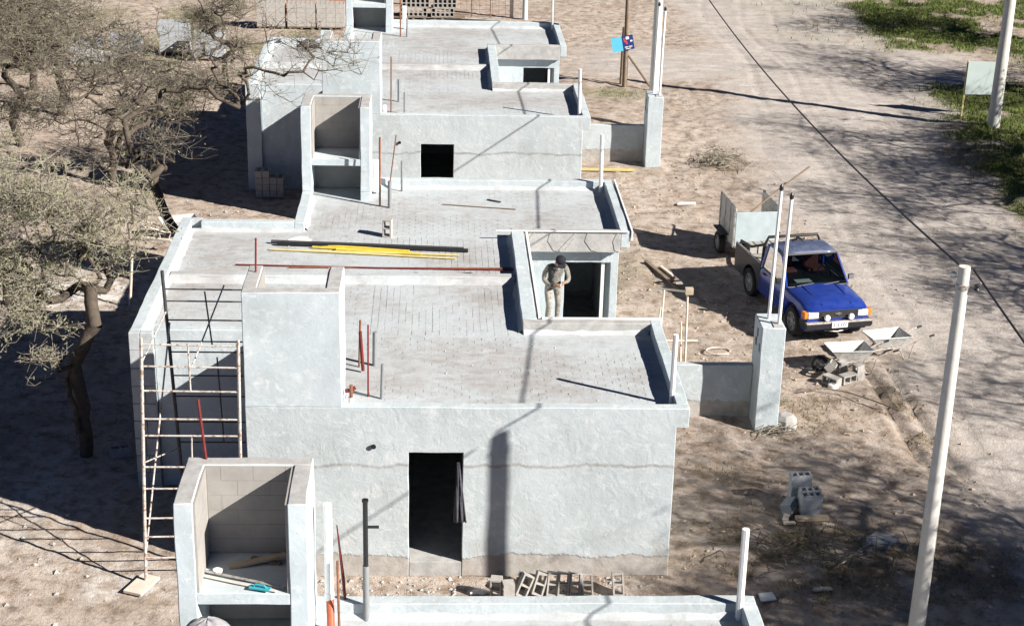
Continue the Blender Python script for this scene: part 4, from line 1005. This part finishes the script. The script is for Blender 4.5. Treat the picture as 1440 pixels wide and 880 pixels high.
rod([b_, b_+Vector((1.0, .5, .65)), b_+Vector((1.95, 1.0, 1.2))], .025, M['wood_dark'], 'wooden_pole', 'dark slanted pole sticking out of the trailer over its front panel', 'pole', 6)

# wheelbarrows (x toward the wheel)
def barrow(loc, rz, label):
    t = thing('wheelbarrow', label, 'wheelbarrow', loc, rz)
    b = MB(); bot = [(.32, -.15, .30), (.32, .15, .30), (-.22, .22, .33), (-.22, -.22, .33)]; top = [(.58, -.26, .58), (.58, .26, .58), (-.40, .31, .56), (-.40, -.31, .56)]
    i = b.vs(bot+top); b.face((i, i+1, i+2, i+3))
    for j in range(4): b.face((i+j, i+(j+1) % 4, i+4+(j+1) % 4, i+4+j))
    o = b.build('tray', M['barrow'], t); q = o.modifiers.new('s', 'SOLIDIFY'); q.thickness = .012
    MB().path(top+[top[0]], .014, 6).build('tray_rim', M['barrow'], t, True)
    f = MB()
    for s in (-1, 1):
        f.path([(.72, s*.07, .19), (.2, s*.16, .27), (-.3, s*.24, .30), (-.75, s*.27, .50), (-.95, s*.28, .54)], .018, 8)
    f.build('frame', M['tube'], t, True)
    for s in (-1, 1):
        MB().path([(-.15, s*.2, .29), (-.28, s*.23, .01), (-.42, s*.23, .01), (-.5, s*.24, .34)], .015, 6).build('leg', M['tube'], t, True)
        MB().path([(-.86, s*.28, .52), (-.98, s*.28, .55)], .025, 8).build('grip', M['black'], t, True)
    w = bpy.data.objects.new('wheel', None); C.objects.link(w); w.parent = t; w.location = (.74, 0, .19)
    T = Matrix.Rotation(PI/2, 4, 'X')
    MB().lathe([(.13, -.03), (.17, -.045), (.19, -.025), (.19, .025), (.17, .045), (.13, .03)], 22, T, True).build('tyre', M['rubber'], w, True)
    rm = MB(); rm.lathe([(.135, -.02), (.135, .02), (.11, .02), (.11, -.02)], 22, T, True)
    for k in range(4):
        a = PI*k/4; rm.path([(-.12*math.cos(a), 0, -.12*math.sin(a)), (.12*math.cos(a), 0, .12*math.sin(a))], .009, 5)
    rm.build('rim', M['dark_steel'], w, True)
barrow((9.35, 33.0, gz(9.35, 33)), R(188), 'near wheelbarrow with pale metal tray beside the loose blocks')
barrow((10.4, 33.75, gz(10.4, 33.7)), R(195), 'second wheelbarrow with pale metal tray, farther right on the road edge')

# ------------------------------------------------------------------ worker in the porch
def person(loc, rz):
    t = thing('person', 'worker in beige jacket and dark cap, head bowed over his hands, in the porch', 'person', loc, rz)
    V = []; E = []; Rr = []
    def v(p, r, par=None):
        V.append(p); Rr.append(r)
        if par is not None: E.append((par, len(V)-1))
        return len(V)-1
    pel = v((0, .06, .92), .125); sp_ = v((.01, .0, 1.06), .128, pel); ch = v((.02, -.09, 1.24), .15, sp_); nb = v((.02, -.16, 1.37), .078, ch)
    nk = v((.02, -.225, 1.41), .058, nb); h1_ = v((.03, -.285, 1.46), .085, nk); h2_ = v((.035, -.335, 1.545), .082, h1_)
    for s in (-1, 1):
        a = v((.02+s*.175, -.10, 1.33), .072, ch); b = v((.02+s*.25, -.09, 1.19), .06, a); c = v((.02+s*.27, -.13, 1.06), .053, b); d = v((.02+s*.20, -.29, 1.03+.03*s), .046, c); e = v((.02+s*.10, -.40, 1.06+.02*s), .031, d)
        p = v((.02+s*.065, -.445, 1.06+.02*s), .033, e)
        for k, (dx, dz) in enumerate(((.012, .02), (.0, .007), (-.006, -.007), (-.004, -.02))):
            f1 = v((.02+s*(.04+dx*.3), -.485, 1.06+.02*s+dz*1.2), .011, p); v((.02+s*(.012+dx*.3), -.495-.006*k, 1.045+.02*s+dz*1.1), .009, f1)
        th = v((.02+s*.04, -.44, 1.092+.02*s), .012, p); v((.02+s*.02, -.47, 1.10+.02*s), .010, th)
        q = -.07 if s < 0 else .03
        l0 = v((s*.095, .05, .85), .102, pel); l1 = v((s*.115, .02+q, .67), .088, l0); l2 = v((s*.125, -.02+q*1.8, .48), .07, l1); l3 = v((s*.125, .03+q*1.4, .28), .06, l2); l4 = v((s*.125, .05+q*1.3, .09), .052, l3); v((s*.135, -.10+q*1.3, .045), .044, l4)
    me = bpy.data.meshes.new('body'); me.from_pydata(V, E, []); o = bpy.data.objects.new('tmp', me); C.objects.link(o)
    sk = o.modifiers.new('skin', 'SKIN')
    for i, d in enumerate(me.skin_vertices[0].data): d.radius = (Rr[i], Rr[i]*(.8 if i in (sp_, ch, pel) else 1)); d.use_root = (i == 0)
    o.modifiers.new('sub', 'SUBSURF').levels = 2; o.modifiers['sub'].render_levels = 2
    bpy.context.view_layer.update()
    m2 = bpy.data.meshes.new_from_object(o.evaluated_get(bpy.context.evaluated_depsgraph_get())); bpy.data.objects.remove(o)
    m2.name = 'body'; m2.materials.clear()
    for k in ('jacket', 'trousers', 'skin', 'boot', 'vest', 'mask'): m2.materials.append(M[k])
    for p_ in m2.polygons:
        c = p_.center; k = 0
        if c.z < .10: k = 3
        elif c.z < .93: k = 1
        elif c.z > 1.38 and c.y < -.2: k = 2 if c.z > 1.43 else 5
        elif c.y < -.40 and c.z < 1.2: k = 2
        elif c.x < -.03 and c.x > -.17 and c.z > .96 and c.y < -.02: k = 4
        p_.material_index = k; p_.use_smooth = True
    link('body', m2, t)
    Hm = Matrix.Translation((.035, -.335, 1.55)) @ Matrix.Rotation(R(34), 4, 'X')
    cpm = MB(); cpm.T = Hm; cpm.lathe([(.106, -.01), (.110, .015), (.102, .06), (.07, .095), (.0, .108)], 18)
    cpm.prism([(-.08, -.085), (.08, -.085), (.065, -.185), (0, -.205), (-.065, -.185)], -.012, .004); cpm.build('cap', M['cap'], t, True)
    f = MB(); f.T = Hm; f.path([(0, -.095, -.04), (0, -.115, -.075), (0, -.095, -.09)], [.012, .018, .01], 6); f.build('nose', M['skin'], t, True)
    for s in (-1, 1):
        MB().lathe([(.0, 0), (.012, .004), (.0, .008)], 8, Hm @ Matrix.Translation((s*.034, -.09, -.035)) @ Matrix.Rotation(PI/2, 4, 'X')).build('eye', M['vest'], t)
        MB().lathe([(.0, -.02), (.022, 0), (.0, .02)], 8, Hm @ Matrix.Translation((s*.09, .0, -.06))).build('ear', M['skin'], t, True)
    mo = MB(); mo.T = Hm; mo.box(-.03, -.092, -.115, .03, -.082, -.107).build('mouth', M['vest'], t)
    MB().path([(-.09, -.04, 1.37), (-.11, -.15, 1.345), (.02, -.235, 1.325), (.15, -.15, 1.345), (.13, -.04, 1.37)], .026, 6).build('collar', M['jacket'], t, True)
    for s in (-1, 1): MB().path([(.02+s*.19, -.12, 1.31), (.02+s*.235, -.16, 1.14)], [.03, .02], 6).build('sleeve_fold', M['jacket'], t, True)
    MB().path([(-.12, .08, .95), (-.13, -.04, .95), (.01, -.12, .955), (.14, -.04, .95), (.13, .08, .95)], .018, 6).build('belt', M['vest'], t, True)
    return t
person((2.50, 31.9, 1.50), R(12))
tr = thing('trestle_platform', 'plank platform on trestles under the worker in the porch', 'trestle', (2.5, 31.9, .28))
for k in range(3): MB().box(-.5, -.36+k*.245, 1.165, .55, -.13+k*.245, 1.215).build('plank', M['wood'], tr, bevel=.006)
for sx in (-.42, .45):
    for sy in (-.3, .3): MB().path([(sx, sy*1.2, 0), (sx, sy, 1.16)], .028, 6).build('leg', M['wood_dark'], tr)
    MB().path([(sx, -.36, 1.12), (sx, .36, 1.12)], .03, 6).build('bearer', M['wood_dark'], tr)
for k, (x, y, lab) in enumerate(((2.14, 31.75, 'crumpled mortar bucket at the worker feet'),)):
    one('bucket', MB().lathe([(.10, 0), (.13, .2), (.122, .2), (.095, .02)], 14), M['dark_steel'], 'dark bucket beside the boots of the worker', 'bucket', (x, y, 1.5), smooth=True)

# ------------------------------------------------------------------ trees
def tree_mesh(seed, trunk, ellip, ntar, tr_r=.16, tips=6, leaf=7, leafmat='leaf', twigmat='twig', tiplen=.42, gravity=.0, lsize=.045):
    r = np.random.default_rng(seed)
    nodes = [np.array(trunk[0], float)]; par = [-1]
    def chain(i, p, jit=.06, step=.22):
        a = nodes[i]; d = np.linalg.norm(p-a); n = max(1, int(d/step))
        off = np.zeros(3)
        for k in range(1, n+1):
            f = k/n; off = off*.8+r.normal(0, jit*step*2.2, 3)
            q = a+(p-a)*f+off*math.sin(PI*f)
            q[2] += .09*min(d, 1.2)*math.sin(PI*f)
            nodes.append(q); par.append(i); i = len(nodes)-1
        return i
    i = 0
    for p in trunk[1:]: i = chain(i, np.array(p, float), .05, .25)
    ntr = len(nodes)
    T = []
    lobes = []
    for c, s in ellip:
        for _ in range(9):
            u = r.normal(0, 1, 3); u /= np.linalg.norm(u); u *= r.random()**.35
            lobes.append((np.array(c)+u*np.array(s), np.array(s)*r.uniform(.20, .34)))
    while len(T) < ntar:
        c, s = lobes[r.integers(len(lobes))]
        T.append(c+r.normal(0, 1, 3)*s*.75)
    top = nodes[-1]
    T.sort(key=lambda p: np.linalg.norm(p-top))
    first = max(2, ntr-5)
    for p in T:
        N = np.array(nodes[first:]); d = np.linalg.norm(N-p, axis=1)+.25*np.maximum(0, N[:, 2]-p[2])
        chain(first+int(np.argmin(d)), p, .10)
    n0 = len(nodes)
    P = np.array(nodes); par_ = np.array(par)
    cnt = np.zeros(n0)
    child = np.bincount(par_[1:], minlength=n0)
    rad = np.zeros(n0); acc = np.zeros(n0)
    for k in range(n0-1, -1, -1):
        w = acc[k] if child[k] else .0075**2.4
        rad[k] = w**(1/2.4)
        if par_[k] >= 0: acc[par_[k]] += w
    rad = .0075*(rad/.0075)**(math.log(tr_r/.0075)/math.log(rad[0]/.0075))
    rad = np.clip(rad, .0065, tr_r)
    # segments
    segs = [(P[par_[k]], P[k], min(rad[par_[k]], rad[k]*1.5), rad[k]) for k in range(1, n0)]
    tw = []; lv = []
    cand = [k for k in range(ntr, n0) if rad[k] < .035]
    for k in cand:
        for _ in range(r.integers(1, tips+1)):
            d = r.normal(0, 1, 3); d[2] = abs(d[2])*.5-gravity+.15*r.normal(); d /= np.linalg.norm(d); l = tiplen*r.uniform(.5, 1.3)
            a = P[k]; b = a+d*l*.5; c = b+(d+r.normal(0, .45, 3))*l*.5
            tw.append((a, b, .0065, .005)); tw.append((b, c, .005, .003))
            if r.random() < .6:
                e = b+(d+r.normal(0, .9, 3))*l*.35; tw.append((b, e, .0045, .003))
            for _ in range(r.integers(0, leaf+1)):
                f = r.random(); q = b+(c-b)*f+r.normal(0, .05, 3); lv.append(q)
    def tubes(sg, n):
        A = np.array([s[0] for s in sg]); B = np.array([s[1] for s in sg]); ra = np.array([s[2] for s in sg]); rb = np.array([s[3] for s in sg])
        d = B-A; L = np.linalg.norm(d, axis=1, keepdims=True)+1e-9; d = d/L; B = B+d*rb[:, None]*.4
        ref = np.where(np.abs(d[:, 2:3]) < .9, np.array([[0, 0, 1.]]), np.array([[1., 0, 0]]))
        u = np.cross(d, ref); u /= np.linalg.norm(u, axis=1, keepdims=True); v = np.cross(d, u)
        V = np.zeros((len(sg), 2*n, 3))
        for j in range(n):
            c, s = math.cos(2*PI*j/n), math.sin(2*PI*j/n); o = u*c+v*s
            V[:, j] = A+o*ra[:, None]; V[:, n+j] = B+o*rb[:, None]
        base = (np.arange(len(sg))*2*n)[:, None]
        F = np.concatenate([base+np.array([[j, (j+1) % n, n+(j+1) % n, n+j]]) for j in range(n)])
        return V.reshape(-1, 3), F
    thick = [s for s in segs if s[3] > .03]; thin = [s for s in segs if s[3] <= .03]
    V, F = tubes(thick, 9); mt = np_mesh('trunk', V, F, M['bark'], 4); mt.polygons.foreach_set('use_smooth', [True]*len(mt.polygons))
    V1, F1 = tubes(thin, 5); mb_ = np_mesh('branch', V1, F1, M['bark'], 4)
    V2, F2 = tubes(tw, 3); mtw = np_mesh('twig', V2, F2, M[twigmat], 4)
    out = [('trunk', mt), ('branches', mb_), ('twigs', mtw)]
    if lv:
        Q = np.array(lv); n = len(Q)
        a = r.normal(0, 1, (n, 3)); a /= np.linalg.norm(a, axis=1, keepdims=True); b = r.normal(0, 1, (n, 3)); b -= a*np.sum(a*b, 1, keepdims=True); b /= np.linalg.norm(b, axis=1, keepdims=True)
        l = (lsize*r.uniform(.6, 1.4, n))[:, None]; w = l*.32
        VV = np.stack([Q-a*l, Q-b*w, Q+a*l, Q+b*w], 1).reshape(-1, 3); FF = np.arange(4*n).reshape(-1, 4)
        out.append(('leaves', np_mesh('leaves', VV, FF, M[leafmat], 4)))
    return out
def plant_tree(meshes, label, loc, rz=0, sc_=1, group=None, name='bare_tree'):
    t = thing(name, label, 'tree', loc, rz, group); t.scale = (sc_,)*3
    for nm, me in meshes:
        o = link(nm, me, t)
        if nm in ('twigs', 'leaves', 'branches'): o['kind'] = 'stuff'
    return t
# left tree by the scaffold
mA = tree_mesh(3, [(0, 0, -.1), (.02, .1, 1.0), (-.1, .1, 1.9), (.35, .1, 2.7), (.3, .2, 3.4)], [((-.1, .6, 4.9), (1.5, 1.6, 1.2)), ((-1.6, .3, 3.2), (1.0, 1.1, .8)), ((-.5, -.1, 3.3), (.9, .8, .6)), ((-1.2, .8, 4.2), (1.2, 1.5, .9)), ((.7, .6, 4.4), (.9, 1.2, .8))], 460, .13, 8, 13, 'leaf', 'twig', .42, .05, .034)
plant_tree(mA, 'small olive-leaved tree with forked dark trunk in the shade left of the scaffold', (-6.8, 28.6, 0))
mS = tree_mesh(21, [(0, 0, 0), (-.1, 0, .8)], [((-.45, 0, 1.35), (.5, .4, .35))], 40, .05, 4, 2, 'leaf', 'twig', .3)
plant_tree(mS, 'low leafy side shoots on the left of the shaded forked trunk', (-6.85, 28.4, .55), name='tree_sucker')
# leaning tree behind the middle house
mB = tree_mesh(5, [(0, 0, -.1), (-.25, .2, 1.0), (-.8, .5, 2.0), (-1.0, .7, 2.5)], [((-1.6, .8, 3.5), (1.7, 1.6, .9)), ((-.4, 2.0, 5.0), (2.2, 2.2, 1.0)), ((2.2, 2.6, 5.2), (1.8, 2.0, .9)), ((-2.5, 1.5, 4.8), (1.8, 2.0, 1.1))], 420, .12, 6, 1, 'leaf', 'twig_dark', .55)
plant_tree(mB, 'dark leaning bare tree behind the middle house reaching toward the far house', (-5.95, 37.8, 0))
mC = tree_mesh(8, [(0, 0, -.1), (.1, 0, .8), (-.1, .2, 1.3)], [((0, 0, 3.2), (2.7, 2.2, 1.6)), ((1.5, .5, 2.6), (1.8, 1.6, 1.1))], 460, .125, 8, 3, 'leaf_dark', 'twig_dark', .52)
mD = tree_mesh(9, [(0, 0, -.1), (-.2, .1, .8), (.1, .2, 1.3)], [((-.5, 0, 2.9), (2.5, 2.0, 1.6)), ((1.2, .5, 3.4), (1.8, 1.8, 1.2))], 460, .125, 8, 3, 'leaf_dark', 'twig_dark', .52)
for m_, lab, x, y, rz, s_ in ((mC, 'twiggy bare tree at the upper left, nearest behind the leaning tree', -9.6, 46.5, 0, 1.0), (mD, 'twiggy bare tree at the upper left edge of the picture', -13.2, 50.5, 40, 1.05), (mC, 'twiggy olive tree at the top left corner', -14.6, 58.0, 130, 1.1),
                             (mD, 'twiggy tree at the upper left, just below the half hidden block pallets', -12.9, 54.5, 200, 1.05), (mD, 'twiggy bare tree at the top, just left of the far house roof corner', -7.8, 59.5, 100, .8), (mC, 'twiggy tree at the left edge below the corner tree', -13.6, 46.0, 220, .95), (mA, 'pale olive tree crown above the left edge, left of the forked tree', -10.2, 36.5, 160, .8)):
    plant_tree(m_, lab, (x, y, gz(x, y)), R(rz), s_)
# trees across the road, outside the picture, that shade the road
mR = tree_mesh(31, [(0, 0, -.1), (.2, 0, 1.4), (0, .2, 2.6)], [((0, 0, 5.4), (3.4, 3.2, 2.2)), ((-1.2, .5, 4.4), (2.6, 2.4, 1.3))], 560, .2, 7, 3, 'leaf_dark', 'twig_dark', .8, 0, .06)
for k, (x, y, rz, s_) in enumerate(((18.4, 18.6, 0, 1.25), (22.6, 19.6, 60, 1.15), (20.8, 15.4, 100, 1.3), (24.2, 27.2, 120, 1.15), (23.6, 35.0, 200, 1.1), (25.0, 42.0, 290, 1.15), (29, 57, 20, 1.2), (24.8, 48.3, 80, 1.05), (16.9, 17.2, 170, 1.3), (29, 68, 150, 1.1))):
    plant_tree(mR, 'bare roadside tree beyond the right edge, casting twig shade on the road', (x, y, gz(x, y)), R(rz), s_, 'roadside trees beyond the right edge')

# ------------------------------------------------------------------ small ground matter
def scatter_rocks(name, n, f, smin, smax, mat, seed):
    r = np.random.default_rng(seed); x, y = f(r, n); h = height(x, y)
    s = smin+(smax-smin)*r.random(len(x))**3.5
    base = np.array([(1, 0, 0), (-1, 0, 0), (0, 1, 0), (0, -1, 0), (0, 0, 1), (0, 0, -1)], float)
    F = np.array([(0, 2, 4), (2, 1, 4), (1, 3, 4), (3, 0, 4), (2, 0, 5), (1, 2, 5), (3, 1, 5), (0, 3, 5)])
    V = base[None]*(r.uniform(.5, 1.2, (len(x), 6, 1)))*s[:, None, None]*np.array([1, 1, .65])
    a = r.uniform(0, 6.28, len(x)); c, q = np.cos(a)[:, None], np.sin(a)[:, None]
    V = np.stack([V[..., 0]*c-V[..., 1]*q, V[..., 0]*q+V[..., 1]*c, V[..., 2]], -1)+np.stack([x, y, h+s*.2], -1)[:, None]
    FF = (np.arange(len(x))*6)[:, None, None]+F[None]
    return tag(link(name, np_mesh(name, V.reshape(-1, 3), FF.reshape(-1, 3), mat)), kind='stuff')
def keep(x, y):
    m = ~((x > -5.6) & (x < 4.1) & (((y > 27) & (y < 34)) | ((y > 46) & (y < 53)))) & ~((x > -3.1) & (x < 4.1) & (((y > 24) & (y < 37.1)) | ((y > 42.8) & (y < 56)) | (y < 18.3)))
    return x[m], y[m]
def f_all(r, n): return keep(r.uniform(-14, 18, n), 16+r.random(n)**1.5*58)
def f_verge(r, n): return keep(r.uniform(4.2, 10.8, n), r.uniform(18, 48, n))
def f_foot(r, n): return r.uniform(-3, 4, n), r.uniform(23.2, 24.02, n)
def f_left(r, n): return keep(r.uniform(-12, -5.6, n), r.uniform(20, 45, n))
for nm, n, f, a, b, m_, lab, sd in (('pebbles', 9000, f_all, .006, .04, 'stone', 'small pale stones and clods strewn over the dirt', 1), ('rubble', 3000, f_verge, .008, .07, 'stone', 'broken clods and rubble on the dirt between houses and road', 2),
                                ('mortar_crumbs', 700, f_foot, .01, .06, 'coping', 'mortar crumbs at the foot of the front wall', 3), ('litter_stones', 1500, f_left, .01, .08, 'block', 'grey crumbs in the shaded yard on the left', 4)):
    tag(scatter_rocks(nm, n, f, a, b, M[m_], sd), lab, 'stones')
def f_roof(r, n):
    a = r.random(n) < .5
    x = np.where(a, r.uniform(-1.3, 3.9, n), r.uniform(-5.1, 1.5, n)); y = np.where(a, np.where(r.random(n) < .5, r.uniform(24.35, 27.6, n), r.uniform(33.5, 36.7, n)), np.where(r.random(n) < .5, r.uniform(27.7, 30.3, n), r.uniform(30.8, 33.3, n)))
    return x, y
_ro = scatter_rocks('roof_crumbs', 420, f_roof, .005, .035, M['coping'], 8)
_co = np.empty(len(_ro.data.vertices)*3, np.float32); _ro.data.vertices.foreach_get('co', _co); _co = _co.reshape(-1, 6, 3)
_co[..., 2] += (2.962-_co[..., 2].mean(1)+.002)[:, None]; _ro.data.vertices.foreach_set('co', _co.ravel()); _ro.data.update()
tag(_ro, 'mortar crumbs scattered over the middle roof', 'crumbs')
def blades(name, n, f, hmin, hmax, mat, seed, lean=.5, w=.012):
    r = np.random.default_rng(seed); x, y = f(r, n); h = height(x, y); n = len(x)
    a = r.uniform(0, 6.28, n); hh = r.uniform(hmin, hmax, n); l = hh*lean*r.normal(0, 1, n); b = r.uniform(0, 6.28, n)
    p = np.stack([x, y, h-.01], -1); d = np.stack([np.cos(a), np.sin(a), 0*a], -1)*w*r.uniform(.6, 1.5, n)[:, None]
    t = p+np.stack([np.cos(b)*l, np.sin(b)*l, hh], -1)
    V = np.stack([p-d, p+d, t], 1).reshape(-1, 3)
    return tag(link(name, np_mesh(name, V, np.arange(3*n).reshape(-1, 3), mat)), kind='stuff')
def by_mask(idx, box_, thr):
    def f(r, n):
        x = r.uniform(box_[0], box_[1], n*6); y = r.uniform(box_[2], box_[3], n*6); m = masks(x, y)[idx]
        k = (m > thr+(1-thr)*r.random(len(x))*.8); x, y = keep(x[k], y[k]); return x[:n], y[:n]
    return f
tag(blades('grass', 75000, by_mask(1, (12, 30, 38, 80), .12), .02, .19, M['grass'], 5, .7, .018), 'green grass along the far side of the road', 'grass')
tag(blades('short_grass', 14000, by_mask(1, (-14, 11, 34, 76), .12), .03, .10, M['grass'], 6, .7, .015), 'thin patchy grass between the houses and beyond', 'grass')
tag(blades('dry_weeds', 30000, by_mask(2, (4.3, 18, 18, 54), .2), .03, .16, M['dry'], 7, 1.2, .008), 'dry dark weeds and twigs on the dirt by the road', 'weeds')
def twigs_heap(name, n, c, s, h, lab, seed, mat='twig'):
    r = np.random.default_rng(seed); mb = MB()
    for k in range(n):
        a = r.uniform(0, 6.28); l = r.uniform(.2, .7); p = np.array([r.normal(0, s[0]), r.normal(0, s[1]), r.uniform(.02, h)])
        d = np.array([math.cos(a), math.sin(a), r.normal(0, .35)])*l*.5
        q = p+d; q[2] = max(.01, q[2]); p2 = p-d; p2[2] = max(.01, p2[2])
        mb.path([p2, p+np.array([0, 0, .04]), q], .009, 4, False)
    one(name, mb, M[mat], lab, 'brush', (c[0], c[1], gz(*c)))
twigs_heap('brush_pile', 150, (9.1, 49.3), (.35, .45), .4, 'heap of dry cut branches on the dirt right of the far gate pier', 3)
twigs_heap('brush_pile', 120, (6.9, 24.6), (.7, .35), .15, 'flat scatter of dry twigs on the shaded dirt in the right foreground', 4, 'twig_dark')
twigs_heap('brush_pile', 40, (7.0, 29.75), (.15, .12), .12, 'little tuft of cut twigs at the foot of the near gate pier', 5)
# broken slab and crumbs, lower right
one('broken_slab', MB().prism([(-.30, -.13), (.02, -.22), (.36, .05), (.02, .28), (-.22, .16)], 0, .09), M['asph'], 'broken bluish concrete slab on the shaded dirt at the lower right', 'slab', (8.0, 25.05, gz(8, 25)+.02), R(8), bevel=.01)
for k, (x, y, s_, lab) in enumerate(((7.72, 24.95, .09, 'grey slab fragment left of the broken slab, larger one'), (7.62, 25.22, .06, 'small grey fragment behind the broken slab'), (7.55, 24.75, .05, 'small grey fragment in front of the twigs near the broken slab'))):
    one('slab_fragment', MB().prism([(-s_, -s_*.6), (s_*.8, -s_), (s_, s_*.5), (-s_*.4, s_)], 0, s_*.7), M['asph'], lab, 'rubble', (x, y, gz(x, y)), R(40*k), bevel=.006)
one('paper_scrap', MB().prism([(-.16, -.1), (.12, -.14), (.17, .08), (-.08, .13)], 0, .03), M['white'], 'white scrap lying right of the nearest roof corner', 'litter', (5.6, 23.3, gz(5.6, 23.3)+.02), R(20), bevel=.008)
one('paper_scrap', MB().prism([(-.2, -.04), (.2, -.05), (.18, .05), (-.15, .06)], 0, .03), M['wood_pale'], 'small pale scrap on the shaded dirt in the lower right foreground', 'litter', (6.6, 23.6, gz(6.6, 23.6)+.02), R(5))
one('paper_scrap', MB().prism([(-.3, -.08), (.25, -.1), (.3, .06), (-.2, .1)], 0, .04), M['plate'], 'white scrap on the dirt right of the roof with the yellow tubes', 'litter', (7.36, 45.07, gz(7.36, 45)+.02), R(8), bevel=.01)
one('hose', MB().path([(0, 0, .03), (.5, .12, .05), (1.0, -.05, .03), (1.5, -.55, .04), (1.9, -1.0, .03)], .016, 6), M['wood_dark'], 'thin brown hose snaking over the dirt mound by the near gate pier', 'hose', (7.9, 31.5, gz(8, 31.4)+.05), smooth=True)
one('hose', MB().path([(.28*math.cos(a), .2*math.sin(a), .03) for a in np.linspace(0, 5.6, 18)], .018, 6), M['wood_pale'], 'loop of pale cord on the dirt left of the near gate pier', 'cord', (6.5, 33.9, gz(6.5, 33.9)), smooth=True)
one('stick', MB().path([(0, 0, .03), (.25, .2, .06), (.4, .45, .05)], .016, 5), M['twig'], 'bent pale stick among the dry twigs in the right foreground', 'stick', (6.95, 24.2, gz(6.95, 24.2)))
rod([(-7.35, 36.6, 0), (-7.2, 36.55, 1.45)], .035, M['wood_pale'], 'post', 'pale wooden post standing left of the middle house in the yard', 'post')
one('bench_plank', MB().box(-.45, -.06, 0, .45, .06, .05), M['wood_pale'], 'pale plank on the yard just behind the wooden post', 'plank', (-7.35, 40.6, gz(-7.4, 40.6)+.3), R(-18))
barrow((-7.0, 41.6, gz(-7, 41.6)), R(20), 'dark wheelbarrow half in shade behind the left back corner of the middle house')
one('concrete_block', block_mb(), M['block'], 'hollow block standing in the deep shade beside the left wall of the middle house', 'block', (-6.12, 28.6, gz(-6.1, 28.6)), R(20))
rod([(-3.7, 41.0, .04), (-1.5, 41.6, .04)], .02, M['wood'], 'stick', 'stick on the strip of dirt between the two rear houses', 'stick')
